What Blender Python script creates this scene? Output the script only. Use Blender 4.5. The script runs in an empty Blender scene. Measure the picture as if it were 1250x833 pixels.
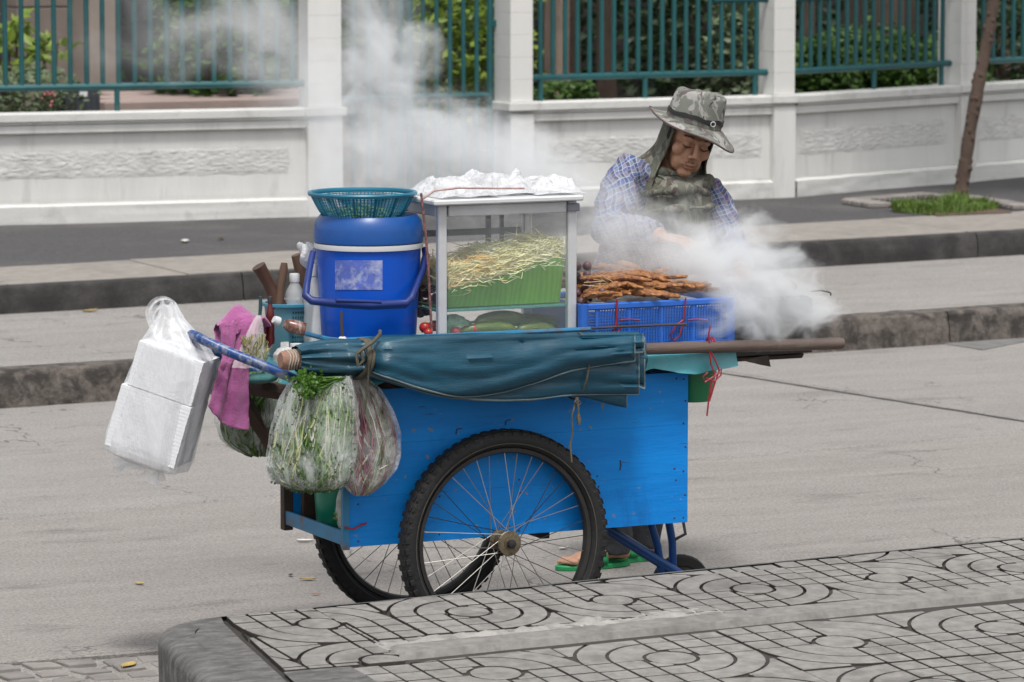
import bpy, bmesh, math, random
import numpy as np
from mathutils import Vector, Matrix, noise as mnoise

scene = bpy.context.scene
col = scene.collection
rad = math.radians

# ------------------------------------------------------------------ camera
FPX = 5000.0                                   # focal length in photo pixels (photo 1250 wide)
PHI = rad(25.4)                                # heading of the camera against the cart's long side
TH = math.atan((416.5 + 140.0) / FPX)          # looking down
RIGHT = np.array([math.cos(PHI), -math.sin(PHI), 0.0])
FWH = np.array([math.sin(PHI), math.cos(PHI), 0.0])
FWD = FWH * math.cos(TH) - np.array([0, 0, math.sin(TH)])
UPV = np.cross(RIGHT, FWD)
CAM = np.array([-5.0926, -10.7814, 2.2560])
cam_d = bpy.data.cameras.new('camera')
cam = bpy.data.objects.new('camera', cam_d)
col.objects.link(cam)
scene.camera = cam
m = Matrix.Identity(4)
for i in range(3):
    m[i][0] = RIGHT[i]; m[i][1] = UPV[i]; m[i][2] = -FWD[i]; m[i][3] = CAM[i]
cam.matrix_world = m
cam_d.sensor_width = 36.0
cam_d.lens = 36.0 * FPX / 1250.0
cam_d.clip_start = 0.5
cam_d.clip_end = 2000.0
cam_d.dof.use_dof = True
cam_d.dof.focus_distance = 12.3
cam_d.dof.aperture_fstop = 9.0

# ------------------------------------------------------------------ sky and sun (bright overcast)
SUN_EL, SUN_AZ = rad(66), rad(200)             # azimuth of the sun clockwise from +Y
world = bpy.data.worlds.new('World')
scene.world = world
world.use_nodes = True
wn = world.node_tree
for n in list(wn.nodes): wn.nodes.remove(n)
w_out = wn.nodes.new('ShaderNodeOutputWorld')
w_bg = wn.nodes.new('ShaderNodeBackground')
w_sky = wn.nodes.new('ShaderNodeTexSky')
w_sky.sky_type = 'NISHITA'
w_sky.sun_disc = False
w_sky.sun_elevation = SUN_EL
w_sky.sun_rotation = SUN_AZ
w_sky.air_density = 1.0
w_sky.dust_density = 3.0
w_hsv = wn.nodes.new('ShaderNodeHueSaturation')
w_hsv.inputs['Saturation'].default_value = 0.16
wn.links.new(w_sky.outputs[0], w_hsv.inputs['Color'])
wn.links.new(w_hsv.outputs[0], w_bg.inputs[0])
w_bg.inputs[1].default_value = 0.105
wn.links.new(w_bg.outputs[0], w_out.inputs[0])
sun_d = bpy.data.lights.new('sun', 'SUN')
sun_d.energy = 1.5
sun_d.angle = rad(11)
sun_d.color = (1.0, 0.97, 0.93)
sun = bpy.data.objects.new('sun', sun_d)
col.objects.link(sun)
sdir = Vector((math.sin(SUN_AZ) * math.cos(SUN_EL), math.cos(SUN_AZ) * math.cos(SUN_EL), math.sin(SUN_EL)))
sun.rotation_euler = (-sdir).to_track_quat('-Z', 'Y').to_euler()
sun.location = (0, 0, 12)

scene.view_settings.view_transform = 'Standard'
scene.view_settings.look = 'None'
scene.view_settings.gamma = 1.0
scene.view_settings.use_curve_mapping = False
scene.view_settings.exposure = 0.78
scene.render.engine = 'CYCLES'
cy = scene.cycles
cy.use_denoising = True
cy.max_bounces = 8
cy.diffuse_bounces = 3
cy.transparent_max_bounces = 24
cy.volume_bounces = 4
cy.volume_step_rate = 1.0
cy.volume_max_steps = 256
cy.caustics_reflective = False
cy.caustics_refractive = False

# ------------------------------------------------------------------ helpers
RND = random.Random(7)

def at(px, py, x=None, y=None, z=None):
    """where the sight line through a photo pixel meets a plane of the place (used to measure positions)"""
    r = RIGHT * (px - 625) / FPX - UPV * (py - 416.5) / FPX + FWD
    if x is not None: t = (x - CAM[0]) / r[0]
    elif y is not None: t = (y - CAM[1]) / r[1]
    else: t = (z - CAM[2]) / r[2]
    p = CAM + r * t
    return Vector((p[0], p[1], p[2]))

def V(*a): return Vector(a)
def lerp(a, b, t): return a + (b - a) * t
def smooth01(t):
    t = max(0.0, min(1.0, t)); return t * t * (3 - 2 * t)
def fbm(x, y, z=0.0, o=3):
    return mnoise.fractal(Vector((x, y, z)), 1.0, 2.0, o)

class MB:
    """collects faces, then becomes ONE mesh object"""
    def __init__(s): s.v = []; s.f = []
    def add(s, vs, fs):
        b = len(s.v); s.v.extend([tuple(p) for p in vs]); s.f.extend([tuple(i + b for i in f) for f in fs]); return s
    def box(s, c, d, M=None, bev=0.0):
        cx, cy_, cz = c; hx, hy, hz = d[0] / 2, d[1] / 2, d[2] / 2
        if bev <= 0:
            vs = [V(sx * hx, sy * hy, sz * hz) for sx in (-1, 1) for sy in (-1, 1) for sz in (-1, 1)]
            fs = [(0, 1, 3, 2), (4, 6, 7, 5), (0, 4, 5, 1), (2, 3, 7, 6), (0, 2, 6, 4), (1, 5, 7, 3)]
        else:
            b = min(bev, hx * .9, hy * .9, hz * .9)
            vs = []; idx = {}
            for sx in (-1, 1):
                for sy in (-1, 1):
                    for sz in (-1, 1):
                        for k, (ax, ay, az) in enumerate(((0, b, b), (b, 0, b), (b, b, 0))):
                            idx[(sx, sy, sz, k)] = len(vs)
                            vs.append(V(sx * (hx - ax), sy * (hy - ay), sz * (hz - az)))
            fs = []
            I = lambda a, b_, c_, k: idx[(a, b_, c_, k)]
            for sx in (-1, 1):
                q = [I(sx, -1, -1, 0), I(sx, 1, -1, 0), I(sx, 1, 1, 0), I(sx, -1, 1, 0)]; fs.append(q if sx > 0 else q[::-1])
            for sy in (-1, 1):
                q = [I(-1, sy, -1, 1), I(-1, sy, 1, 1), I(1, sy, 1, 1), I(1, sy, -1, 1)]; fs.append(q if sy > 0 else q[::-1])
            for sz in (-1, 1):
                q = [I(-1, -1, sz, 2), I(1, -1, sz, 2), I(1, 1, sz, 2), I(-1, 1, sz, 2)]; fs.append(q if sz > 0 else q[::-1])
            for a in (-1, 1):
                for c_ in (-1, 1):
                    q = [I(-1, a, c_, 1), I(1, a, c_, 1), I(1, a, c_, 2), I(-1, a, c_, 2)]; fs.append(q if a * c_ > 0 else q[::-1])
                    q = [I(a, -1, c_, 2), I(a, 1, c_, 2), I(a, 1, c_, 0), I(a, -1, c_, 0)]; fs.append(q if a * c_ > 0 else q[::-1])
                    q = [I(a, c_, -1, 0), I(a, c_, 1, 0), I(a, c_, 1, 1), I(a, c_, -1, 1)]; fs.append(q if a * c_ > 0 else q[::-1])
                    for d_ in (-1, 1):
                        t = [I(a, c_, d_, 0), I(a, c_, d_, 1), I(a, c_, d_, 2)]; fs.append(t if a * c_ * d_ > 0 else t[::-1])
        if M is not None: vs = [M @ p for p in vs]
        return s.add([p + V(cx, cy_, cz) for p in vs], fs)
    def tube(s, pts, r, n=8, cap=True, closed=False, squash=None):
        pts = [Vector(p) for p in pts]; k = len(pts)
        rs = r if isinstance(r, (list, tuple)) else [r] * k
        up = V(0, 0, 1); vs = []; prev = None
        for i, p in enumerate(pts):
            if closed: t = pts[(i + 1) % k] - pts[i - 1]
            else: t = pts[min(i + 1, k - 1)] - pts[max(i - 1, 0)]
            t.normalize()
            if prev is None:
                a = up.cross(t)
                if a.length < .05: a = V(1, 0, 0).cross(t)
            else:
                a = prev - t * prev.dot(t)
            a.normalize(); prev = a; b = t.cross(a)
            for j in range(n):
                w = 2 * math.pi * j / n
                ca, sb = math.cos(w) * rs[i], math.sin(w) * rs[i]
                if squash: ca *= squash[0]; sb *= squash[1]
                vs.append(p + a * ca + b * sb)
        fs = []
        for i in range(k if closed else k - 1):
            i2 = (i + 1) % k
            for j in range(n):
                j2 = (j + 1) % n
                fs.append((i * n + j, i * n + j2, i2 * n + j2, i2 * n + j))
        if cap and not closed:
            fs.append(tuple(range(n - 1, -1, -1))); fs.append(tuple((k - 1) * n + j for j in range(n)))
        return s.add(vs, fs)
    def lathe(s, prof, c=(0, 0, 0), n=32, axis='z', M=None, cap=False, closed=False):
        vs = []; k = len(prof)
        for (r, h) in prof:
            for j in range(n):
                w = 2 * math.pi * j / n
                p = V(r * math.cos(w), r * math.sin(w), h)
                if axis == 'y': p = V(p.x, p.z, p.y)
                elif axis == 'x': p = V(p.z, p.x, p.y)
                if M is not None: p = M @ p
                vs.append(p + Vector(c))
        fs = []
        for i in range(k if closed else k - 1):
            i2 = (i + 1) % k
            for j in range(n):
                j2 = (j + 1) % n
                q = (i * n + j, i * n + j2, i2 * n + j2, i2 * n + j)
                fs.append(q[::-1] if axis == 'y' else q)
        if cap:
            a = tuple(range(n - 1, -1, -1)); b = tuple((k - 1) * n + j for j in range(n))
            fs += [a[::-1], b[::-1]] if axis == 'y' else [a, b]
        return s.add(vs, fs)
    def grid(s, fn, nu, nv, cu=False, cv=False):
        vs = [fn(i / (nu if cu else nu - 1), j / (nv if cv else nv - 1)) for i in range(nu) for j in range(nv)]
        fs = []
        for i in range(nu if cu else nu - 1):
            for j in range(nv if cv else nv - 1):
                i2, j2 = (i + 1) % nu, (j + 1) % nv
                fs.append((i * nv + j, i2 * nv + j, i2 * nv + j2, i * nv + j2))
        return s.add(vs, fs)
    def prism(s, poly, z0, z1, inset=0.0, T=None):
        """poly: ccw (x,y) list; top pulled in by inset as a small chamfer"""
        n = len(poly); cx = sum(p[0] for p in poly) / n; cy_ = sum(p[1] for p in poly) / n
        top = offset_poly(poly, inset) if inset else poly
        vs = [V(p[0], p[1], z0) for p in poly] + [V(p[0], p[1], z1 - inset) for p in poly] + [V(p[0], p[1], z1) for p in top]
        fs = []
        for i in range(n):
            j = (i + 1) % n
            fs.append((i, j, n + j, n + i)); fs.append((n + i, n + j, 2 * n + j, 2 * n + i))
        fs.append(tuple(2 * n + i for i in range(n)))
        if T: vs = [T(p) for p in vs]
        return s.add(vs, fs)
    def blob(s, c, r, nu=12, nv=8, M=None):
        """closed ellipsoid"""
        r = Vector(r) if not isinstance(r, (int, float)) else V(r, r, r)
        vs = [V(0, 0, -r.z)]; fs = []
        for i in range(1, nv):
            a = -math.pi / 2 + math.pi * i / nv
            for j in range(nu):
                w = 2 * math.pi * j / nu
                vs.append(V(r.x * math.cos(a) * math.cos(w), r.y * math.cos(a) * math.sin(w), r.z * math.sin(a)))
        vs.append(V(0, 0, r.z)); L = len(vs) - 1
        for j in range(nu):
            j2 = (j + 1) % nu
            fs.append((0, 1 + j2, 1 + j)); fs.append((L, L - nu + j, L - nu + j2))
            for i in range(nv - 2):
                a, b = 1 + i * nu, 1 + (i + 1) * nu
                fs.append((a + j, a + j2, b + j2, b + j))
        if M is not None: vs = [M @ p for p in vs]
        return s.add([p + Vector(c) for p in vs], fs)

def offset_poly(poly, d):
    """pull a ccw polygon inwards by d"""
    n = len(poly); out = []
    for i in range(n):
        p0, p1, p2 = poly[i - 1], poly[i], poly[(i + 1) % n]
        e1 = (p1[0] - p0[0], p1[1] - p0[1]); e2 = (p2[0] - p1[0], p2[1] - p1[1])
        l1 = math.hypot(*e1) or 1e-9; l2 = math.hypot(*e2) or 1e-9
        n1 = (-e1[1] / l1, e1[0] / l1); n2 = (-e2[1] / l2, e2[0] / l2)
        bx, by = n1[0] + n2[0], n1[1] + n2[1]; k = 1 + n1[0] * n2[0] + n1[1] * n2[1]
        k = max(k, .35)
        out.append((p1[0] + bx * d / k, p1[1] + by * d / k))
    return out

def clip_poly(poly, a, b):
    """keep the part of poly on the left of the line a->b"""
    out = []
    side = lambda p: (b[0] - a[0]) * (p[1] - a[1]) - (b[1] - a[1]) * (p[0] - a[0])
    for i in range(len(poly)):
        p, q = poly[i], poly[(i + 1) % len(poly)]; sp, sq = side(p), side(q)
        if sp >= 0: out.append(p)
        if (sp > 0 > sq) or (sp < 0 < sq):
            t = sp / (sp - sq); out.append((p[0] + (q[0] - p[0]) * t, p[1] + (q[1] - p[1]) * t))
    return out
def poly_area(p): return .5 * sum(p[i][0] * p[(i + 1) % len(p)][1] - p[(i + 1) % len(p)][0] * p[i][1] for i in range(len(p)))

def world_loc(o):
    l = Vector((0, 0, 0))
    while o is not None: l = l + o.location; o = o.parent
    return l

def thing(name, label, cat, loc, group=None):
    o = bpy.data.objects.new(name, None); o.location = loc; o.empty_display_size = .05; col.objects.link(o)
    o['label'] = label; o['category'] = cat
    if group: o['group'] = group
    return o
def tag(o, label, cat, group=None, kind=None):
    o['label'] = label; o['category'] = cat
    if group: o['group'] = group
    if kind: o['kind'] = kind
    return o

def obj(name, mb, mat, parent=None, smooth=30, label=None):
    """one mesh object; mb holds world coordinates"""
    vs = mb.v; me = bpy.data.meshes.new(name)
    if parent is None:
        arr = np.array(vs); base = Vector(((arr[:, 0].min() + arr[:, 0].max()) / 2, (arr[:, 1].min() + arr[:, 1].max()) / 2, arr[:, 2].min()))
        off = base
    else:
        base = V(0, 0, 0); off = world_loc(parent)
    me.from_pydata([(p[0] - off.x, p[1] - off.y, p[2] - off.z) for p in vs], [], mb.f)
    if smooth:
        me.shade_smooth()
        if smooth < 180: me.set_sharp_from_angle(angle=rad(smooth))
    mats = mat if isinstance(mat, (list, tuple)) else [mat]
    for q in mats: me.materials.append(q)
    o = bpy.data.objects.new(name, me); o.location = base; col.objects.link(o)
    if parent is not None: o.parent = parent
    if label: o['label'] = label
    return o
def share(src, name, parent, loc, rot=(0, 0, 0)):
    o = bpy.data.objects.new(name, src.data); o.location = loc; o.rotation_euler = rot; col.objects.link(o)
    if parent is not None: o.parent = parent
    return o
def struct(name, mb, mat, smooth=30, label=None, cat=None):
    o = obj(name, mb, mat, None, smooth); o['kind'] = 'structure'
    if label: o['label'] = label
    if cat: o['category'] = cat
    return o
def remesh(o, vox, smooth_it=0):
    r = o.modifiers.new('remesh', 'REMESH'); r.mode = 'VOXEL'; r.voxel_size = vox; r.use_smooth_shade = True
    if smooth_it:
        s = o.modifiers.new('smooth', 'SMOOTH'); s.factor = .5; s.iterations = smooth_it
def copy_tree(o, parent=None):
    c = o.copy(); col.objects.link(c); c.parent = parent
    for ch in list(o.children): copy_tree(ch, c)
    return c

# ------------------------------------------------------------------ materials
def _ramp(nt, stops, fac):
    r = nt.nodes.new('ShaderNodeValToRGB'); e = r.color_ramp.elements
    while len(e) < len(stops): e.new(.5)
    for el, (p, c) in zip(e, stops): el.position = p; el.color = (*c, 1) if len(c) == 3 else c
    nt.links.new(fac, r.inputs[0]); return r.outputs[0]
def _noise(nt, vec, scale, detail=4, rough=.55, dist=0.0):
    n = nt.nodes.new('ShaderNodeTexNoise'); n.inputs['Scale'].default_value = scale; n.inputs['Detail'].default_value = detail
    n.inputs['Roughness'].default_value = rough; n.inputs['Distortion'].default_value = dist
    nt.links.new(vec, n.inputs['Vector']); return n.outputs['Fac']
def _mix(nt, fac, a, b, mode='MIX'):
    n = nt.nodes.new('ShaderNodeMix'); n.data_type = 'RGBA'; n.blend_type = mode
    for inp, val in ((n.inputs[0], fac), (n.inputs[6], a), (n.inputs[7], b)):
        if isinstance(val, (int, float)): inp.default_value = val
        elif isinstance(val, (tuple, list)): inp.default_value = (*val, 1) if len(val) == 3 else val
        else: nt.links.new(val, inp)
    return n.outputs[2]
def _math(nt, op, a, b=None, c=None, clamp=False):
    n = nt.nodes.new('ShaderNodeMath'); n.operation = op; n.use_clamp = clamp
    for i, val in enumerate((a, b, c)):
        if val is None: continue
        if isinstance(val, (int, float)): n.inputs[i].default_value = val
        else: nt.links.new(val, n.inputs[i])
    return n.outputs[0]
def _map(nt, vec, scale=(1, 1, 1), rot=(0, 0, 0), loc=(0, 0, 0)):
    n = nt.nodes.new('ShaderNodeMapping'); n.inputs['Scale'].default_value = scale; n.inputs['Rotation'].default_value = rot; n.inputs['Location'].default_value = loc
    nt.links.new(vec, n.inputs['Vector']); return n.outputs[0]
def new_mat(name):
    mt = bpy.data.materials.new(name); mt.use_nodes = True; nt = mt.node_tree
    bsdf = nt.nodes['Principled BSDF']; tc = nt.nodes.new('ShaderNodeTexCoord')
    return mt, nt, bsdf, tc.outputs['Object']
def rnd_fac(nt):
    return nt.nodes.new('ShaderNodeObjectInfo').outputs['Random']
def mat(name, c, rough=.6, var=.18, scale=8, bump=0.0, bscale=None, dirt=None, damt=.5, dscale=3, dlo=.5, dhi=.7, metal=0.0, spec=.5,
        stretch=(1, 1, 1), trans=0.0, alpha=1.0, sheen=0.0, rnd=0.0, bdist=.01, sub=0.0):
    """painted / cast / woven surface: base colour with uneven tone, patches of dirt or wear with a shape of their own, fine relief"""
    mt, nt, b, oc = new_mat(name)
    vec = _map(nt, oc, stretch) if stretch != (1, 1, 1) else oc
    f = _noise(nt, vec, scale, 5, .6)
    lo = tuple(max(0, x * (1 - var)) for x in c); hi = tuple(min(1, x * (1 + var)) for x in c)
    cc = _ramp(nt, [(.25, lo), (.75, hi)], f)
    if rnd:
        rr = _math(nt, 'MULTIPLY_ADD', rnd_fac(nt), 2 * rnd, 1 - rnd)
        h = nt.nodes.new('ShaderNodeHueSaturation'); nt.links.new(cc, h.inputs['Color']); nt.links.new(rr, h.inputs['Value']); cc = h.outputs[0]
    if dirt is not None:
        d = _noise(nt, vec, dscale, 7, .68, .3)
        df = _ramp(nt, [(dlo, (0, 0, 0)), (dhi, (1, 1, 1))], d)
        cc = _mix(nt, _math(nt, 'MULTIPLY', df, damt), cc, dirt)
    nt.links.new(cc, b.inputs['Base Color'])
    b.inputs['Roughness'].default_value = rough; b.inputs['Metallic'].default_value = metal
    b.inputs['Specular IOR Level'].default_value = spec
    if trans: b.inputs['Transmission Weight'].default_value = trans
    if sheen: b.inputs['Sheen Weight'].default_value = sheen
    if sub:
        b.inputs['Subsurface Weight'].default_value = sub; b.inputs['Subsurface Radius'].default_value = (.02, .01, .006); b.inputs['Subsurface Scale'].default_value = .3
    if alpha < 1: b.inputs['Alpha'].default_value = alpha
    if bump:
        bn = nt.nodes.new('ShaderNodeBump'); bn.inputs['Strength'].default_value = bump; bn.inputs['Distance'].default_value = bdist
        nt.links.new(_noise(nt, vec, bscale or scale * 6, 6, .65), bn.inputs['Height']); nt.links.new(bn.outputs[0], b.inputs['Normal'])
    return mt
def film(name, c=(.9, .92, .93), haze=.25, rough=.15, fold=30, strength=.5, stretch=(1, 1, 1), vary=.25):
    """thin crumpled plastic film: partly clear, partly milky, glossy along its folds"""
    mt, nt, b, oc = new_mat(name)
    vec = _map(nt, oc, stretch)
    b.inputs['Base Color'].default_value = (*c, 1); b.inputs['Roughness'].default_value = rough; b.inputs['Specular IOR Level'].default_value = .6
    n = _noise(nt, vec, fold, 4, .6, .8)
    bn = nt.nodes.new('ShaderNodeBump'); bn.inputs['Strength'].default_value = strength; bn.inputs['Distance'].default_value = .01
    nt.links.new(n, bn.inputs['Height']); nt.links.new(bn.outputs[0], b.inputs['Normal'])
    n2 = _noise(nt, vec, fold * .45, 6, .7, 1.0)
    r2 = _ramp(nt, [(.38, (0, 0, 0)), (.66, (1, 1, 1))], n2)
    a = _math(nt, 'MULTIPLY_ADD', r2, vary, haze - vary * .4, clamp=True)
    nt.links.new(a, b.inputs['Alpha'])
    return mt
# ================================================================== THE SETTING
def road_mat(name, c, seed):
    mt, nt, b, oc = new_mat(name); v = _map(nt, oc, loc=(seed, seed * 2, 0))
    f1 = _noise(nt, v, .9, 6, .68); f2 = _noise(nt, _map(nt, v, (.30, 1.6, 1)), 4.0, 8, .74); f3 = _noise(nt, v, 95, 5, .78)
    lo = tuple(x * .62 for x in c); hi = tuple(x * 1.25 for x in c)
    cc = _ramp(nt, [(.3, lo), (.7, hi)], f1); cc = _mix(nt, .6, cc, _ramp(nt, [(.32, tuple(x * .52 for x in c)), (.68, tuple(x * 1.30 for x in c))], f2))
    cc = _mix(nt, .60, cc, _ramp(nt, [(.36, tuple(x * .40 for x in c)), (.5, c), (.66, tuple(x * 1.5 for x in c))], f3))
    # hairline cracks, only in places
    vo = nt.nodes.new('ShaderNodeTexVoronoi'); vo.feature = 'DISTANCE_TO_EDGE'; vo.inputs['Scale'].default_value = 1.7
    wv = nt.nodes.new('ShaderNodeVectorMath'); wv.operation = 'ADD'; nw = nt.nodes.new('ShaderNodeTexNoise'); nw.inputs['Scale'].default_value = 5; nw.inputs['Detail'].default_value = 5
    nt.links.new(v, nw.inputs['Vector']); sc = nt.nodes.new('ShaderNodeVectorMath'); sc.operation = 'SCALE'; sc.inputs['Scale'].default_value = .35; nt.links.new(nw.outputs['Color'], sc.inputs[0])
    nt.links.new(v, wv.inputs[0]); nt.links.new(sc.outputs[0], wv.inputs[1]); nt.links.new(wv.outputs[0], vo.inputs['Vector'])
    ck = _math(nt, 'LESS_THAN', vo.outputs['Distance'], .009); pl_ = _ramp(nt, [(.55, (0, 0, 0)), (.62, (1, 1, 1))], _noise(nt, v, 1.1, 2, .5))
    cc = _mix(nt, _math(nt, 'MULTIPLY', _math(nt, 'MULTIPLY', ck, pl_), .6), cc, (.07, .064, .06))
    st = _ramp(nt, [(.57, (0, 0, 0)), (.70, (1, 1, 1))], _noise(nt, _map(nt, v, (.5, 1.4, 1), loc=(4, 4, 0)), 2.2, 7, .75)); cc = _mix(nt, _math(nt, 'MULTIPLY', st, .72), cc, tuple(x * .5 for x in c))
    nt.links.new(cc, b.inputs['Base Color']); b.inputs['Roughness'].default_value = .92; b.inputs['Specular IOR Level'].default_value = .25
    bn = nt.nodes.new('ShaderNodeBump'); bn.inputs['Strength'].default_value = .6; bn.inputs['Distance'].default_value = .008; nt.links.new(_math(nt, 'ADD', f3, f2), bn.inputs['Height']); nt.links.new(bn.outputs[0], b.inputs['Normal'])
    return mt
M_road = road_mat('worn concrete road', (.285, .266, .248), 0.0)
M_road2 = road_mat('worn concrete road paler', (.288, .272, .257), 3.7)
M_joint = mat('bitumen joint', (.05, .047, .045), .9, .3, 12, .3)
M_conc = mat('pale cast concrete', (.255, .232, .208), .9, .2, 12, .3, 70, (.13, .12, .115), .5, 2.2, .5, .75)
M_kerbdark = mat('sooty kerb concrete', (.048, .045, .044), .92, .45, 9, .6, 60, (.020, .019, .019), .8, 5.0, .42, .60)
M_kerbmid = mat('exposed aggregate kerb', (.120, .103, .090), .92, .5, 22, .8, 55, (.032, .028, .025), .9, 9, .46, .58)
M_asph = mat('old asphalt', (.068, .065, .066), .93, .4, 40, .8, 110, (.125, .12, .117), .75, 1.6, .5, .75, bdist=.006)
M_soil = mat('bare soil', (.10, .065, .045), .95, .3, 5, .5, 40)
M_wall = mat('off-white wall paint', (.66, .655, .63), .8, .08, 6, .2, 60, (.30, .285, .26), .6, 4.2, .53, .70, stretch=(1, 1, .16))
M_wallbase = mat('stained wall plinth paint', (.62, .615, .59), .85, .08, 4, .25, 40, (.27, .26, .24), .6, 4.0, .52, .72)
M_relief = mat('rough cast plaster', (.60, .595, .575), .9, .12, 9, .5, 55, (.30, .29, .28), .4, 5, .5, .7)
M_mortar = mat('smeared mortar', (.34, .325, .305), .95, .3, 14, .9, 60, (.17, .162, .155), .8, 12, .5, .7)
M_teal = mat('teal gloss paint', (.010, .085, .092), .35, .2, 6, .05, 60, (.10, .10, .09), .35, 9, .62, .72)
M_paver = mat('grey cement paver', (.225, .214, .200), .9, .30, 26, .6, 120, (.095, .09, .084), .7, 6, .5, .72, rnd=.07, bdist=.004)
M_groove = mat('dirt in paver grooves', (.042, .037, .033), .95, .3, 20, .3)
M_endcap = mat('trowelled dark cement', (.115, .112, .108), .85, .5, 14, 1.0, 55, (.23, .225, .217), .6, 16, .48, .62, stretch=(1, 2.2, 1))

# ground under everything
b = MB(); b.add([(-300, -300, -.05), (300, -300, -.05), (300, 300, -.05), (-300, 300, -.05)], [(0, 1, 2, 3)])
struct('ground', b, M_soil, 0)

# ---- carriageway: cast slabs with bitumen joints
b = MB(); b.add([(-40, -1.2, -.03), (60, -1.2, -.03), (60, 14, -.03), (-40, 6, -.03)], [(0, 1, 2, 3)])
road = struct('road', b, M_joint, 0)
KD = Vector((1, .0935)).normalized()                   # kerb heading of the far side
LJ = lambda x: 3.156 + .0935 * x                        # longitudinal joint
LF = lambda x: 6.075 + .104 * x                         # foot of the island kerb
LN = lambda x: .478 - .05 * (x + .915)                  # edge of the gutter
def slab(x0a, x0b, x1a, x1b, lo, hi, mt):
    """slab between two cross joints (x at lo side / hi side) and two lengthwise edges"""
    g = .010; mb = MB(); nx = 60
    bot = [(lerp(x0a, x1a, i / nx), 0) for i in range(nx + 1)]
    pl = []
    for i in range(nx + 1):
        x = lerp(x0a + g, x1a - g, i / nx); pl.append((x, lo(x) + g + .006 * fbm(x * 7, lo(x), 0, 4)))
    for i in range(nx + 1):
        x = lerp(x1b - g, x0b + g, i / nx); pl.append((x, hi(x) - g + .006 * fbm(x * 7, 3.3, 0, 4)))
    mb.prism(pl, -.029, 0.0, .004)
    return obj('road_slab', mb, mt, road, 30)
slab(-16, -16, -3.6, -3.9, LN, LJ, M_road)
slab(-3.6, -3.9, 4.9, 4.35, LN, LJ, M_road)
slab(4.9, 4.35, 20, 19.5, LN, LJ, M_road2)
slab(-16, -16, -4.9, -5.2, LJ, LF, M_road2)
slab(-5.2, -5.5, 4.30, 3.89, LJ, LF, M_road2)
slab(4.30, 3.89, 13, 12.5, LJ, LF, M_road2)
slab(13, 12.5, 30, 29.5, LJ, LF, M_road)

for A, B, w_ in (((3.895, 5.93), (4.27, 3.60), .016),):          # bitumen seal pressed into the cross joint
    mb = MB(); nx = 60; vs = []
    for i in range(nx + 1):
        t = i / nx; x, y = lerp(A[0], B[0], t), lerp(A[1], B[1], t); x += .010 * fbm(y * 3, 1.0); w2 = w_ * (1 + .5 * fbm(y * 9, 4.0))
        vs += [(x - w2, y, .0015), (x + w2, y, .0015)]
    mb.add(vs, [(2 * i, 2 * i + 1, 2 * i + 3, 2 * i + 2) for i in range(nx)]); obj('joint_seal', mb, M_joint, road, 0)
# ---- gutter: broken stones between the slab edge and the paved corner
b = MB()
def gut(u, v):
    x = lerp(-4, 3.2, u); y = lerp(-.75, LN(x) - .012, v)
    return V(x, y, -.010 + .004 * fbm(x * 5, y * 5))
b.grid(gut, 90, 14)
gutter = struct('gutter', b, M_road, 60)
rg = random.Random(5)
gx = -2.6
M_stone = mat('broken paving stone', (.225, .21, .195), .9, .2, 10, .5, 60, (.10, .09, .085), .6, 6, .5, .7, rnd=.15)
for i in range(20):
    for j in range(3):
        x0, x1 = -2.5 + i * .115, -2.5 + (i + 1) * .115
        y1 = LN(x0) - .03 - j * .11; y0 = y1 - .10
        pts = [(x0 + rg.uniform(0, .03), y0 + rg.uniform(0, .03)), (x1 - rg.uniform(.005, .03), y0 + rg.uniform(0, .03)),
               (x1 - rg.uniform(.005, .03), y1 - rg.uniform(0, .03)), ((x0 + x1) / 2, y1 - rg.uniform(0, .02)), (x0 + rg.uniform(0, .03), y1 - rg.uniform(0, .03))]
        if x0 > -.95: continue
        mb = MB(); mb.prism(pts, -.02, rg.uniform(-.006, .004), .003); obj('stone', mb, M_stone, gutter, 25)

# ---- kerbed island strip and far footpath
def strip(name, ln, z0, z1, mat_face, mat_top, ltop, depth):
    pass
IT = lambda x: 6.068 + .078 * x                       # front edge of the island top
IB = lambda x: 8.353 + .1088 * x                      # foot of the far kerb
FT = lambda x: 8.248 + .1005 * x                      # front edge of the far footpath (z .30)
FA = lambda x: 9.12 + .123 * x                        # where its asphalt starts
ZI, ZF = .16, .30
def sheet(name, lo, hi, z, mt, x0=-30, x1=40, n=140, m=6, amp=.004, zlo=None):
    mb = MB()
    def f(u, v):
        x = lerp(x0, x1, u); y = lerp(lo(x), hi(x), v)
        return V(x, y, z + amp * fbm(x * 1.3, y * 1.7, z))
    mb.grid(f, n, m)
    return struct(name, mb, mt, 60)
b = MB()
island = sheet('kerbed_island', lambda x: IT(x) + .16, lambda x: IB(x) + .02, ZI, M_road2)
foot = sheet('footpath', lambda x: FA(x), lambda x: 21.0 + 0 * x, ZF, M_asph, m=24, n=160, amp=.006)
b = MB()
def kerb_piece(x0, x1, front, zb, zt, depth, rough, seed, lean=.02, drop=.03):
    """cast kerb length: leaning face, worn rounded arris"""
    mb = MB(); nx = max(3, int((x1 - x0) / .06))
    prof = [(-lean, zb - drop), (-lean * .6, lerp(zb, zt, .5)), (0.0, zt - .022), (.006, zt - .009), (.020, zt - .001), (depth * .5, zt), (depth, zt - .001)]
    def f(u, v):
        x = lerp(x0 + .003, x1 - .003, u); k = v * (len(prof) - 1); i = min(int(k), len(prof) - 2); t = k - i
        dy = lerp(prof[i][0], prof[i + 1][0], t); z = lerp(prof[i][1], prof[i + 1][1], t)
        w = rough * fbm(x * 7 + seed, z * 30, 1.0, 4)
        edge = 1.0 if i in (1, 2, 3) else .4
        return V(x, front(x) + dy + w * edge, z - abs(w) * .5 * edge)
    mb.grid(f, nx, 19)
    return mb
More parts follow.
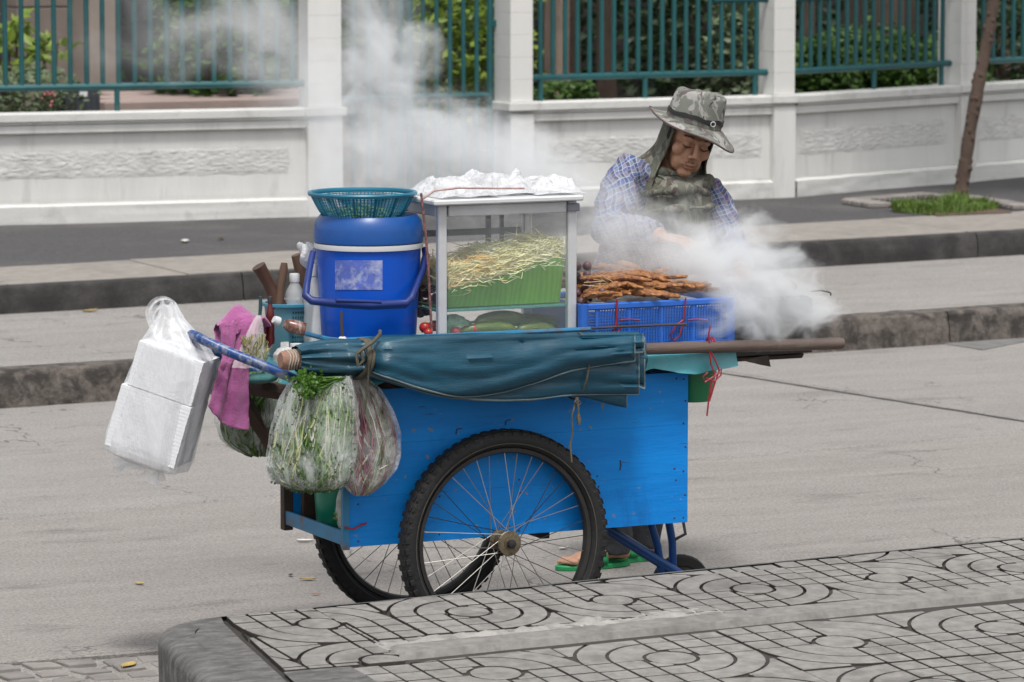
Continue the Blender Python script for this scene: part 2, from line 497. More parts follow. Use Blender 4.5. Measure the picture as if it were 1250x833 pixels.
for i in range(-3, 9):
    x0, x1 = -7.5 + (i + 3) * 2.6, -7.5 + (i + 4) * 2.6
    obj('kerb_stone', kerb_piece(x0, x1, IT, 0, ZI, .19, .010, 3.1), M_kerbmid, island, 70)
for i in range(14):
    x0, x1 = -5.2 + i * 1.55, -5.2 + (i + 1) * 1.55
    mb = kerb_piece(x0, x1, FT, ZI, ZF, .17, .006, 9.7)
    obj('kerb_stone', mb, M_kerbdark, foot, 70)
mb = MB()
rk = random.Random(3)
for i in range(20):                                     # pale concrete edging slabs behind the far kerb
    x0, x1 = -4.6 + i * .98, -4.6 + (i + 1) * .98
    mb = MB(); n = 8; g = .004
    pl = [(lerp(x0 + g, x1 - g, k / n), FT(lerp(x0, x1, k / n)) + .05) for k in range(n + 1)] + [(lerp(x1 - g, x0 + g, k / n), FA(lerp(x1, x0, k / n)) - .012 + .015 * fbm(lerp(x1, x0, k / n) * 3, 2.2)) for k in range(n + 1)]
    mb.prism(pl, ZF - .05, ZF + .006 + rk.uniform(-.002, .002), .003)
    obj('edging_slab', mb, M_conc, foot, 30)

# patch plate on the road edge at the far right
mb = MB()
pp = [at(1105, 413, z=0), at(1200, 428, z=0), at(1290, 410, z=0), at(1190, 396, z=0)]
mb.prism([(p.x, p.y) for p in pp], -.004, .006, .002); obj('cover_plate', mb, mat('worn steel plate', (.17, .17, .165), .7, .3, 8, .3, 60, (.3, .29, .28), .5, 6), road)

# ---- low boundary wall, bay by bay
ZB, ZC = .30, .945
def frame2(p0, p1):
    d = Vector((p1[0] - p0[0], p1[1] - p0[1])); L = d.length; d.normalize(); n = Vector((d.y, -d.x))       # n points to the street
    def T(s, t, z): return V(p0[0] + d.x * s + n.x * t, p0[1] + d.y * s + n.y * t, z)
    R_ = Matrix(((d.x, -n.x, 0), (d.y, -n.y, 0), (0, 0, 1)))
    return T, L, R_
def lbox(mb, T, R_, s0, s1, t0, t1, z0, z1, bev=.004):
    c = T((s0 + s1) / 2, (t0 + t1) / 2, (z0 + z1) / 2); mb.box(c, (s1 - s0, t1 - t0, z1 - z0), R_, bev); return mb
def wall_bay(p0, p1, label, pil0=.0, pil1=.0, seed=0):
    T, L, R_ = frame2(p0, p1); c = T(L / 2, 0, ZB)
    w = thing('boundary_wall', label, 'wall', c)
    obj('panel', lbox(MB(), T, R_, 0, L, -.10, .0, ZB - .05, .835, .003), M_wall, w)
    mb = MB()
    def pf(u, v):
        s = lerp(0, L, u); z = lerp(ZB - .03, .425, v)
        bulge = .045 + .006 * fbm(s * 3 + seed, z * 9) if v < .9 else .012
        return T(s, bulge, z + (.004 * fbm(s * 4, 1.1) if v > .5 else 0))
    mb.grid(pf, 60, 14); obj('plinth', mb, M_wallbase, w, 50)
    # rough cast band
    mb = MB(); a0, a1 = pil0 + .06, L - pil1 - .06
    if a1 - a0 > .3:
        nu = int((a1 - a0) / .012)
        def rf(u, v):
            s = lerp(a0, a1, u) ; e = min(u * (a1 - a0), (1 - u) * (a1 - a0))
            z = lerp(.560, .722, v) + (.010 * fbm(s * 9, v * 2 + seed) if v in (0.0, 1.0) else 0)
            if e < .03: s += .012 * fbm(z * 40, 5.5)
            edge = min(1, min(v, 1 - v) * 9, e * 40 + .05)
            h = .003 + .0042 * fbm(s * 46 + z * 40, z * 95 - s * 22, seed, 4)
            return T(s, max(.001, h * edge), z)
        mb.grid(rf, nu, 30); obj('rough_cast_band', mb, M_relief, w, 40)
    obj('top_beam', lbox(MB(), T, R_, 0, L, -.09, .035, .826, .876), M_wall, w)
    mb = MB()
    lbox(mb, T, R_, 0, L, -.13, .048, .878, .893, .004); obj('moulding', mb, M_wall, w)
    mb = MB(); nx = max(8, int(L / .05))
    def cf(u, v):
        s = L * u; P_ = [(.050, .894), (.060, .897), (.061, .938), (.056, .944), (0, .946), (-.13, .944), (-.15, .93), (-.15, .895)]
        k = v * 7; i = min(int(k), 6); t_ = k - i
        tt = lerp(P_[i][0], P_[i + 1][0], t_); zz = lerp(P_[i][1], P_[i + 1][1], t_)
        return T(s, tt + .0010 * fbm(s * 6, 0.0, seed), zz + .0010 * fbm(s * 5, 0.0, seed + 4))
    mb.grid(cf, nx, 8); obj('coping', mb, M_wallbase, w, 28)
    return w, T, L, R_
def pillar(T, R_, s0, s1, w, front=.055, z1=2.6):
    """pier of the wall with block joints above the coping"""
    obj('pier_base', lbox(MB(), T, R_, s0, s1, -.16, front, ZB - .05, .876), M_wall, w)
    mb = MB(); lbox(mb, T, R_, s0 - .02, s1 + .02, -.18, front + .02, .8965, .9475); obj('pier_coping', mb, M_wallbase, w)
    h = .135; n = int((z1 - .949) / h)
    first = None
    for i in range(n):
        z = .949 + i * h
        if first is None:
            first = obj('block', lbox(MB(), T, R_, s0 + .004, s1 - .004, -.15, front - .012, z + .0003, z + h - .0003, .0016), M_wall, w)
        else:
            share(first, 'block', w, (0, 0, i * h))
def rail_bay(p0, p1, label, bars, s_a, s_b, rods=(), group='teal railing panels above the wall', cuts=None):
    T, L, R_ = frame2(p0, p1)
    t = thing('railing_panel', label, 'railing', T((s_a + s_b) / 2, -.05, .945), group)
    zb, r = 1.088, .0155
    obj('bottom_rail', MB().tube([T(s_a - .05, -.05, zb), T(s_b + .05, -.05, zb)], .021, 12), M_teal, t)
    zt = 1.545
    lo0, lo1 = cuts if cuts else (s_a, s_b)
    for a, b_ in ((s_a - .05, lo0), (lo1, s_b + .05)):
        if b_ - a > .08: obj('top_rail', MB().tube([T(a, -.05, zt), T(b_, -.05, zt)], .020, 12), M_teal, t)
    obj('top_rail', MB().tube([T(lo0 - .02, -.05, zt + .26), T(lo1 + .02, -.05, zt + .26)], .020, 12), M_teal, t)
    n = bars
    for i in range(n):
        s = lerp(s_a + .03, s_b - .03, i / (n - 1)); inside = lo0 <= s <= lo1
        obj('bar', MB().tube([T(s, -.05, zb), T(s, -.05, (zt + .26) if inside else zt)], r, 8), M_teal, t)
    for s in rods:
        obj('foot_rod', MB().tube([T(s, -.05, .94), T(s, -.05, zb)], .017, 8), M_teal, t)
    return t

PL0, PL1 = (-3.4, 12.40), (4.43, 11.655)
w1, T1, L1, R1 = wall_bay(PL0, PL1, 'long off-white boundary wall bay to the left of the gate', 0, .26, 1.3)
pillar(T1, R1, L1 - .215, L1, w1)
rail_bay(PL0, PL1, 'teal railing panel on the wall left of the gate', 69, L1 - 6.85, L1 - .25, [L1 - 1.35, L1 - 3.3, L1 - 5.2])
PM0, PM1 = (5.53, 11.69), (7.56, 11.76)
w2, T2, L2, R2 = wall_bay(PM0, PM1, 'off-white boundary wall bay behind the vendor, between gate and middle pier', .24, .16, 4.4)
pillar(T2, R2, .0, .16, w2, .08)
pillar(T2, R2, L2 - .16, L2, w2)
rail_bay(PM0, PM1, 'teal railing panel behind the vendor with nineteen bars', 19, .24, L2 - .2, [L2 - 1.03, .27, L2 - .24], cuts=(.0, L2 - .55))
PR0, PR1 = (7.563, 11.762), (9.31, 12.46)
w3, T3, L3, R3 = wall_bay(PR0, PR1, 'off-white boundary wall bay behind the leaning street tree trunk', .01, .18, 7.7)
pillar(T3, R3, L3 - .17, L3, w3)
rail_bay(PR0, PR1, 'teal railing panel above the green shrubs behind the street tree', 18, .03, L3 - .22, [L3 - .98, L3 - .26], cuts=(.47, L3 - .62))
PQ0, PQ1 = (9.313, 12.461), (18.6, 16.08)
w4, T4, L4, R4 = wall_bay(PQ0, PQ1, 'off-white boundary wall bay cut by the right picture edge', .01, .0, 2.2)
rail_bay(PQ0, PQ1, 'teal railing panel cut by the right picture edge', 88, .05, L4 - .1, [.9], cuts=(.6, L4 - .4))

# ---- gate leaf pair
GA, GB = (4.44, 11.80), (5.53, 11.84)
Tg, Lg, Rg = frame2(GA, GB)
gate = thing('metal_gate', 'tall teal metal bar gate between the two white piers, veiled by smoke', 'gate', Tg(Lg / 2, 0, ZF))
for (a, b_, n) in ((.03, .455, 5), (.515, Lg - .03, 7)):
    for i in range(n):
        s = lerp(a, b_, i / (n - 1)); rr = .021 if i in (0, n - 1) else .0145
        obj('bar', MB().tube([Tg(s, 0, ZF + .03), Tg(s, 0, 2.1)], rr, 8), M_teal, gate)
    for z in (ZF + .08, .985, 2.05): obj('cross_rail', MB().tube([Tg(a, 0, z), Tg(b_, 0, z)], .018, 8), M_teal, gate)
obj('hinge', lbox(MB(), Tg, Rg, Lg - .03, Lg + .02, -.02, .03, 1.40, 1.44), M_teal, gate)
obj('hinge', lbox(MB(), Tg, Rg, -.01, .04, -.02, .03, 1.04, 1.08), M_teal, gate)
# ================================================================== FOREGROUND PAVED CORNER
PS, PZ0, PY0 = .05, .225, -.10                          # cross fall of the paving
PO = (0.6176, -0.3983); PA = -0.00885
PCA, PSA = math.cos(PA), math.sin(PA); PK = math.sqrt(1 + PS * PS)
def pav(u, v, h=0.0):
    v2 = v / PK
    x = PO[0] + u * PCA - v2 * PSA; y = PO[1] + u * PSA + v2 * PCA
    return V(x, y, PZ0 + PS * (y - PY0) + h)
KA, KB = (-1.586, .195), (1.144, .391)
kerb_v = lambda u: KA[1] + (u - KA[0]) * (KB[1] - KA[1]) / (KB[0] - KA[0])
DL = lambda v: -1.597 + (v - .17) * .127                # dark joint against the cement end
# body of the paved corner (dirt bed that shows in the grooves)
mb = MB()
bed = [(DL(-2.6) , -2.6), (5.2, -2.6), (5.2, kerb_v(5.2) - .02), (DL(.17), kerb_v(DL(.17)) - .02)]
mb.prism(bed, -.30, -.012, 0.0, T=lambda p: pav(p.x, p.y, p.z))
pavement = struct('pavement', mb, M_groove, 0)
# outer kerb with a rounded corner, swept round the end
path = []
for i in range(40):
    u = lerp(5.2, -1.60, i / 39); path.append((u, kerb_v(u)))
corner = [(-1.64, .188), (-1.70, .172), (-1.75, .148), (-1.79, .112), (-1.82, .06), (-1.84, .0), (-1.853, -.08)]
path += corner
for i in range(1, 26):
    v = lerp(-.08, -2.6, i / 25); path.append((-1.853 + (v + .08) * .127, v))
mb = MB(); prof = []
for k in range(7):
    a = math.pi / 2 * k / 6; prof.append((.034 * (1 - math.cos(a)) , -.034 * (1 - math.sin(a))))
n = len(path); vs = []; fs = []
for i, (u, v) in enumerate(path):
    p, q = path[max(0, i - 1)], path[min(n - 1, i + 1)]
    du, dv = q[0] - p[0], q[1] - p[1]; l = math.hypot(du, dv); nu_, nv_ = -dv / l, du / l     # inward side
    main = i < 40
    rr = .35 if main else 1.0
    if 34 < i < 44: rr = lerp(.35, 1.0, (i - 34) / 10)
    rows = [(0.0, -.34)] + [(d * rr, h * rr) for d, h in prof] + [(.10 if not main else .026, 0.001)]
    for (d, h) in rows:
        w = .0045 * fbm(u * 9, v * 9, h * 12, 4)
        vs.append(pav(u + nu_ * (d + w), v + nv_ * (d + w), h + .5 * w))
K = len(rows)
for i in range(n - 1):
    for j in range(K - 1): fs.append((i * K + j, (i + 1) * K + j, (i + 1) * K + j + 1, i * K + j + 1))
mb.add(vs, fs)
ko = obj('kerb', mb, M_endcap, pavement, 60)
# trowelled cement end between the kerb and the first joint
mb = MB()
def endf(a, b_):
    v = lerp(.165, -2.6, b_); u1 = DL(v) - .012; u0 = -1.853 + (min(v, -.08) + .08) * .127 + .09
    if v > -.08: u0 = -1.853 + .09 + (v + .08) ** 1.5 * 1.25
    u = lerp(u0, u1, a)
    vv = min(v, kerb_v(u) - .03)
    return pav(u, vv, .0015 + .003 * fbm(u * 5, vv * 4))
mb.grid(endf, 14, 80); obj('cement_end', mb, M_endcap, pavement, 60)

def arc(cx, cy_, r, a0, a1, n):
    return [(cx + r * math.cos(rad(lerp(a0, a1, i / n))), cy_ + r * math.sin(rad(lerp(a0, a1, i / n)))) for i in range(n + 1)]
def tile_pieces(c, a, mir=1):
    """moulded S-pattern tile: disc, two brick quarters, two ring quarters with their corner pieces"""
    cu, cv = 0.0, 0.0; out = [arc(cu, cv, .84 * a, 0, 360 - 18, 19)]
    for sg in (1, -1):
        for i in range(3):
            for j in range(3):
                x0, y0 = i * a, j * a; q = [(x0, y0), (x0 + a, y0), (x0 + a, y0 + a), (x0, y0 + a)]
                if i == 0 and j == 0:
                    ar = arc(0, 0, .84 * a, 68, 22, 6); q = ar + [(a, ar[-1][1]), (a, a), (ar[0][0], a)]; q = q[::-1] if poly_area(q) < 0 else q
                out.append([(cu + sg * x, cv + sg * y) for x, y in q])
        for (r0, r1) in ((.84 * a, 2 * a), (2 * a, 3 * a)):
            q = arc(0, 0, r1, 90, 180, 9) + arc(0, 0, r0, 180, 90, 9)
            out.append([(cu + sg * x, cv + sg * y) for x, y in q])
        ar = arc(0, 0, 3 * a, 157, 113, 8); q = ar + [(ar[-1][0], 3 * a), (-3 * a, 3 * a), (-3 * a, ar[0][1])]
        q = q[::-1]
        out.append([(cu + sg * x, cv + sg * y) for x, y in q])
    return [[(c[0] + mir * x, c[1] + y) for x, y in (q if mir > 0 else q[::-1])] for q in out]
rt = random.Random(11)
def inset_ok(poly, g):
    if len(poly) < 3: return None
    ar = poly_area(poly)
    if ar < 0: poly = poly[::-1]; ar = -ar
    if ar < 3e-4: return None
    q = offset_poly(poly, g)
    return q if poly_area(q) > 1e-4 else None
def paver(c, a, clips, lift=0.0, mir=1):
    mb = MB(); tilt = (rt.uniform(-.004, .004), rt.uniform(-.004, .004)); dz = rt.uniform(-.0015, .0015) + lift
    for p in tile_pieces(c, a, mir):
        # ring and corner pieces are not convex: clip only when a line really cuts them
        q = p
        for (A, B) in clips:
            side = [(B[0] - A[0]) * (t[1] - A[1]) - (B[1] - A[1]) * (t[0] - A[0]) for t in q]
            if not side: break
            if max(side) <= 0: q = []; break
            if min(side) < 0: q = clip_poly(q, A, B)
        # drop doubled points
        r = []
        for t in q:
            if not r or math.hypot(t[0] - r[-1][0], t[1] - r[-1][1]) > 2e-4: r.append(t)
        q = inset_ok(r, .0050) if len(r) > 2 else None
        if q is None: continue
        hh = rt.uniform(-.0008, .0008)
        mb.prism(q, -.013, hh, .0014, T=lambda p: pav(p.x, p.y, p.z + dz + tilt[0] * (p.x - c[0]) + tilt[1] * (p.y - c[1])))
    if mb.f:
        o = obj('paving_tile', mb, [M_paver, M_groove], pavement, 35)
        for pg in o.data.polygons:
            if pg.normal.z < .5: pg.material_index = 1
P1 = .456; a1 = P1 / 6
kclip = ((KB[0], KB[1] - .024), (KA[0], KA[1] - .024))             # keep below the kerb
dclip = ((DL(.3) + .012, .3), (DL(-.7) + .012, -.7))
sbot = ((-1.6, -.335), (.804, -.215))
for k in range(-4, 12):
    for j, (cu, cv) in enumerate(((k * P1, .0), (k * P1, P1), (k * P1, -P1))):
        mir = 1 if (k + (j > 0)) % 2 == 0 else -1
        if cu < -.9 and j != 1:
            paver((cu, cv), a1, [kclip, dclip, sbot, ((-1.31, 0), (-1.31, -1))], mir=mir)
            paver((cu, cv), a1, [kclip, dclip, ((-2, -.485), (0, -.485)), ((-1.31, -1), (-1.31, 0))], mir=mir)
        else: paver((cu, cv), a1, [kclip, dclip, sbot], mir=mir)
P2 = .525; a2 = P2 / 6
stop = ((.726, -.352), (-1.479, -.492))                              # keep below the raised strip
lclip = ((-1.465, 0), (-1.50, -1))
for k in range(-3, 11):
    for j in range(4):
        paver((-.608 + k * P2, -.665 - P2 * j), a2, [stop, lclip], -.006, 1 if (k + j) % 2 == 0 else -1)
# cement strip between the two tile fields
mb = MB()
def stf(a, b_):
    u = lerp(-1.31, 5.1, a); top = -.325 + (u + 1.47) * .052; bot = top - (.125 + .004 * fbm(u * 4, 0.3))
    v = lerp(top, bot, b_); e = min(b_, 1 - b_)
    h = .006 if .08 < b_ < .92 else -.008
    if b_ >= .92: h = -.02
    if a < .003: h = -.014
    return pav(u, v, h + .002 * fbm(u * 7, v * 9))
mb.grid(stf, 240, 9); obj('cement_strip', mb, M_paver, pavement, 50)
# plain cement between the end and the lower tile field
mb = MB()
def cef(a, b_):
    v = lerp(-.49, -2.6, b_); u = lerp(DL(v) + .01, -1.478, a); return pav(u, v, -.001 + .003 * fbm(u * 6, v * 5))
mb.grid(cef, 8, 40); obj('cement_patch', mb, M_endcap, pavement, 60)
# smeared mortar lying on the upper field
mb = MB()
def mof(a, b_):
    u = lerp(-1.33, -.20, a); env = math.sin(math.pi * min(1, a * 1.0)) ** .35
    top = -.25 + .035 * fbm(u * 4, 7.7) + (u + 1.33) * .085; bot = -.345 + (u + 1.33) * .055
    v = lerp(top, bot, b_); e = min(b_, 1 - b_) * 2
    h = -.004 + env * (.0005 + .008 * e ** .5 + .014 * fbm(u * 12, v * 20, 2.0, 5))
    return pav(u, v, h)
mb.grid(mof, 200, 16); obj('mortar_smear', mb, M_mortar, pavement, 60)

# ================================================================== GARDEN BEHIND THE RAILINGS
def leafy(mb, c, r, n, size, rng, flat=.5, shell=.55, elong=1.8, up=.2):
    """many separate leaf faces spread through an uneven crown volume"""
    cx, cy_, cz = c; k = 0; c0 = rng.uniform(0, 50)
    while k < n:
        x, y, z = rng.gauss(0, 1), rng.gauss(0, 1), rng.gauss(0, 1); l = math.sqrt(x * x + y * y + z * z) or 1
        x, y, z = x / l, y / l, z / l; d = lerp(shell, 1, rng.random() ** .7)
        lump = 1 + .38 * fbm(x * 2.2 + c0, y * 2.2, z * 2.2, 3)
        gap = fbm(x * 4 + c0, y * 4 + 9, z * 4, 2)
        if gap < -.28 and rng.random() < .8: k += 1; continue
        p = V(cx + x * r[0] * d * lump, cy_ + y * r[1] * d * lump, cz + z * r[2] * d * lump)
        s = size * rng.uniform(.6, 1.3)
        a = V(rng.gauss(0, 1), rng.gauss(0, 1), rng.gauss(0, 1) * flat - up); a.normalize()
        nn = V(rng.gauss(0, .6), rng.gauss(0, .6) - .3, 1.0); b_ = a.cross(nn)
        if b_.length < .01: continue
        b_.normalize(); nrm = a.cross(b_)
        mb.add([p, p + a * s * .45 + b_ * s * .5 / elong + nrm * s * .07, p + a * s, p + a * s * .45 - b_ * s * .5 / elong + nrm * s * .07], [(0, 1, 2, 3)])
        k += 1
def leaf_mat(name, c, c2, scale=9, rough=.5, rnd=.0):
    mt, nt, b_, oc = new_mat(name)
    cc = _ramp(nt, [(.3, c), (.7, c2)], _noise(nt, oc, scale, 3, .7))
    nt.links.new(cc, b_.inputs['Base Color']); b_.inputs['Roughness'].default_value = rough
    tr = nt.nodes.new('ShaderNodeBsdfTranslucent'); nt.links.new(cc, tr.inputs[0])
    mx = nt.nodes.new('ShaderNodeMixShader'); mx.inputs[0].default_value = .3
    nt.links.new(b_.outputs[0], mx.inputs[1]); nt.links.new(tr.outputs[0], mx.inputs[2])
    nt.links.new(mx.outputs[0], nt.nodes['Material Output'].inputs[0]); return mt
M_leafd = leaf_mat('dark hedge leaves', (.010, .024, .008), (.035, .07, .018), 7)
M_leafm = leaf_mat('shrub leaves', (.028, .070, .010), (.085, .17, .025), 9)
M_leafy = leaf_mat('yellow green leaves', (.11, .19, .02), (.26, .34, .05), 9)
M_leafg = leaf_mat('greyish pale leaves', (.08, .12, .06), (.22, .27, .15), 9)
M_leaft = leaf_mat('tree leaves', (.020, .045, .010), (.07, .12, .022), 6)
M_flower = mat('pink and orange petals', (.50, .17, .18), .6, .4, 20)
M_bark = mat('tree bark', (.085, .058, .044), .95, .35, 9, .9, 30, (.06, .045, .035), .6, 6, stretch=(1, 1, .35), bdist=.02)
M_barkpale = mat('pale tree bark', (.25, .19, .15), .95, .3, 9, .8, 30, (.10, .07, .055), .6, 5, stretch=(1, 1, .3), bdist=.02)
M_grass = leaf_mat('verge grass', (.05, .10, .012), (.16, .25, .04), 14)
M_garden = mat('garden earth', (.14, .095, .07), .95, .3, 3, .5, 30, (.05, .035, .028), .6, 2)
M_house = mat('grey brown render', (.20, .165, .145), .9, .15, 3, .2, 40, (.10, .085, .075), .5, 2)
M_step = mat('pinkish stone step', (.30, .23, .205), .9, .15, 4, .3, 40)

mb = MB(); mb.add([(-20, 12.9, ZF + .012), (30, 14.9, ZF + .012), (60, 60, ZF + .012), (-40, 60, ZF + .012)], [(0, 1, 2, 3)])
struct('garden_ground', mb, M_garden, 0)
r1_ = random.Random(21)
# dark hedge mass closing the view
mb = MB()
for i in range(16):
    x = 6.2 + i * .85; y = 20.5 + .12 * i + r1_.uniform(-.4, .4)
    leafy(mb, (x, y, 1.2), (.75, .6, 1.25 + r1_.uniform(-.1, .3)), 900, .15, r1_, shell=.75)
hedge = obj('hedge', mb, M_leafd, None, 0); tag(hedge, 'dark unbroken hedge mass at the back of the garden', 'hedge', kind='stuff')
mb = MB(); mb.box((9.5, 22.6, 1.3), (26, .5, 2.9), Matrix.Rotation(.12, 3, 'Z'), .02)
gw = obj('garden_back_wall', mb, mat('near-black masonry', (.035, .032, .030), .9, .4, 2, .3), None); tag(gw, 'dark masonry wall behind the hedge', 'wall')  # very dark base colour with uneven tone

def shrub(name, px, py, y, r, n, size, mt, label, seed, group=None, stems=True, dz=0):
    """px,py: where its middle shows in the photograph"""
    c = at(px, py, y=y); rr = random.Random(seed)
    t = thing(name, label, 'shrub', (c.x, c.y, ZF), group)
    mb = MB(); leafy(mb, c, r, n, size, rr); obj('foliage', mb, mt, t, 0)
    for k in range(3):
        q = V(c.x + rr.uniform(-.4, .4) * r[0], c.y + rr.uniform(-.4, .4) * r[1], c.z + r[2] * .3)
        obj('stem', MB().tube([(c.x + rr.uniform(-.05, .05), c.y, ZF - .02), ((c.x + q.x) / 2, (c.y + q.y) / 2, (ZF + q.z) / 2 + .05), q], [.022, .016, .008], 6), M_bark, t)
    return t
shrub('flowering_shrub', 20, 112, 12.9, (.38, .3, .17), 1500, .055, M_leafg, 'clipped pale shrub with pink flowers behind the left railing', 1)
t = [o for o in bpy.data.objects if o.name.startswith('flowering_shrub')][0]
mb = MB(); rr = random.Random(8)
for k in range(13):
    p = at(60 + rr.gauss(0, 5), 114 + rr.gauss(0, 6), y=12.62 + rr.uniform(-.06, .06)); mb.blob(p, .010, 6, 4)
obj('blossoms', mb, M_flower, t)
shrub('leafy_sapling', 14, 62, 13.4, (.22, .22, .26), 190, .11, M_leafy, 'sparse yellow-green sapling at the left picture edge', 2)
shrub('leafy_sapling', 55, 56, 13.6, (.24, .1, .05), 34, .10, M_leafy, 'thin leafy twig reaching across the left railing bars', 31)
shrub('garden_shrub', 262, 60, 14.2, (.42, .4, .62), 1700, .10, M_leafm, 'green shrub behind the railing left of the pier, veiled by smoke', 3)
shrub('garden_shrub', 320, 30, 14.9, (.60, .5, .8), 2400, .11, M_leafm, 'taller shrub behind the railing next to the left pier', 4)
shrub('gate_shrub', 575, 62, 13.8, (.42, .4, .62), 2300, .085, M_leafy, 'yellow-green shrub seen through the right leaf of the gate', 5)
shrub('gate_shrub', 470, 40, 15.5, (.8, .5, .7), 1700, .11, M_leafd, 'dark shrub seen through the left leaf of the gate', 6)
shrub('potted_topiary', 543, 145, 12.7, (.085, .085, .20), 900, .04, M_leafg, 'small pale conical bush just behind the gate', 7)
shrub('low_shrub', 690, 116, 12.6, (.24, .18, .10), 700, .06, M_leafm, 'low green plant at the foot of the railing right of the gate', 8)
shrub('creeper_bush', 905, 66, 14.0, (.26, .3, .50), 1900, .07, M_leafg, 'pale-flecked creeper bush behind the railing by the middle pier', 9)
shrub('creeper_bush', 858, 50, 14.6, (.50, .4, .8), 2400, .09, M_leafd, 'dark leafy bush behind the railing above the hat', 10)
for k, (px, py, y, rx, rz, lb) in enumerate(((1000, 88, 13.6, .26, .26, 'bright green shrub beside the middle pier behind the railing'), (1050, 84, 14.2, .42, .36, 'bright green shrub spreading below the tree trunks'),
        (1105, 92, 14.0, .40, .30, 'rounded bright green shrub left of the leaning street tree'), (1150, 96, 14.3, .36, .27, 'bright green shrub just behind the street tree trunk'))):
    shrub('bright_shrub', px, py, y, (rx, .3, rz), 1900, .075, M_leafm, lb, 40 + k, 'bright shrubs behind the right railing')
shrub('garden_shrub', 1235, 60, 15.2, (.5, .4, .5), 1500, .09, M_leafd, 'dark shrub behind the railing at the right picture edge', 55)

def trunk(px, y, w, label, mt, lean=0.0, h=3.4, seed=0, crown=True, limbs=2):
    rr = random.Random(seed); p = at(px, 80, y=y); base = V(p.x, p.y, ZF - .03)
    t = thing('garden_tree', label, 'tree', (base.x, base.y, ZF), 'trees in the garden')
    pts = [base + V(lean * k / 6 + .015 * math.sin(k * 1.3 + seed), .02 * math.cos(k + seed), h * k / 6) for k in range(7)]
    mb = MB().tube(pts, [w * lerp(1.25 if k == 0 else 1.0, .6, k / 6) for k in range(7)], 10); obj('trunk', mb, mt, t, 60)
    top = pts[-1]
    for k in range(limbs):
        a = rr.uniform(0, 6.28); q = pts[5] + V(math.cos(a) * .5, math.sin(a) * .4, .55)
        obj('limb', MB().tube([pts[5], (pts[5] + q) / 2 + V(0, 0, .08), q], [w * .45, w * .35, w * .15], 6), mt, t, 60)
    if crown:
        mb = MB()
        for k in range(3): leafy(mb, (top.x + rr.uniform(-.5, .5), top.y + rr.uniform(-.4, .4), top.z + .35 + rr.uniform(-.1, .4)), (.75, .7, .6), 420, .13, rr)
        obj('crown', mb, M_leaft, t, 0)
    return t
for k, (px, y, w, lb, mt, ln) in enumerate((
        (683, 15.0, .060, 'pale slender tree trunk nearest the gate pier', M_barkpale, .03), (697, 16.4, .075, 'brown tree trunk right of the pale slender trunk', M_bark, -.02),
        (667, 17.5, .045, 'thin pale trunk half hidden by the gate pier', M_barkpale, .1), (740, 18.2, .08, 'dark trunk in the deep shade left of the vendor', M_bark, .02),
        (992, 14.6, .062, 'slim brown trunk beside the middle pier', M_bark, -.12), (1040, 17.4, .10, 'dark trunk among the bright shrubs', M_bark, .05),
        (1082, 16.6, .14, 'thick dark trunk behind the bright shrubs', M_bark, .02), (1105, 18.4, .11, 'second dark trunk right of the thick one', M_bark, -.04),
        (1150, 19.0, .05, 'thin trunk left of the street tree', M_barkpale, .06), (1225, 18.0, .06, 'trunk behind the railing at the right picture edge', M_bark, .0))):
    trunk(px, y, w, lb, mt, ln, seed=k)

# house wall, column, planter and step behind the left railing
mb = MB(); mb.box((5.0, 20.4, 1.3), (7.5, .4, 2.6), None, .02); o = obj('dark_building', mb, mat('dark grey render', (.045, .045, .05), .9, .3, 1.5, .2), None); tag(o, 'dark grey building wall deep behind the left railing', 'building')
hw = thing('garden_house', 'grey-brown rendered outbuilding wall behind the left railing', 'building', (3.6, 18.0, ZF))
p0, p1 = at(15, 60, y=17.6), at(98, 60, y=17.4)
for k in range(6):
    z0 = ZF + k * .36
    mb = MB(); mb.box(((p0.x + p1.x) / 2 , 17.6, z0 + .178), (p1.x - p0.x, .25, .352), None, .006); obj('course', mb, M_house, hw)
p2, p3 = at(99, 60, y=17.3), at(131, 60, y=17.3)
obj('corner_pier', MB().box(((p2.x + p3.x) / 2, 17.3, 1.05), (p3.x - p2.x, .4, 1.52), None, .01), mat('lighter render', (.27, .23, .20), .9, .12, 3), hw)
obj('pier_cap', MB().box(((p2.x + p3.x) / 2, 17.3, 1.845), (p3.x - p2.x + .1, .5, .06), None, .01), M_house, hw)
p4 = at(92, 121, y=13.2)
pb = thing('plant_crate', 'dark grey plastic crate with a white sticker behind the left railing', 'crate', (p4.x, 13.2, ZF))
zc = p4.z
M_dgrey = mat('dark grey plastic', (.05, .055, .065), .5, .15, 12, .1)
obj('body', MB().box((p4.x, 13.2, (ZF + zc + .08) / 2), (.25, .22, zc + .08 - ZF), None, .012), M_dgrey, pb)
for k in range(7): obj('rib', MB().box((p4.x - .105 + k * .035, 13.086, (ZF + zc + .05) / 2), (.012, .008, zc + .0 - ZF), None, .002), M_dgrey, pb)
obj('sticker', MB().box((p4.x + .01, 13.078, zc + .035), (.05, .002, .032)), mat('white sticker', (.75, .75, .75), .6, .05), pb)
for k in range(3):
    a, b_ = at(128 + 4 * k, 125 - 5 * k, y=13.6 + .35 * k), at(385, 123 - 5 * k, y=13.6 + .35 * k)
    mb = MB(); mb.box(((a.x + b_.x) / 2, a.y + .17, a.z - .06), (b_.x - a.x, .34, .12), None, .008)
    o = obj('garden_step', mb, M_step); tag(o, ['lowest', 'middle', 'uppermost'][k] + ' pinkish stone step behind the left railing', 'step', 'garden steps')

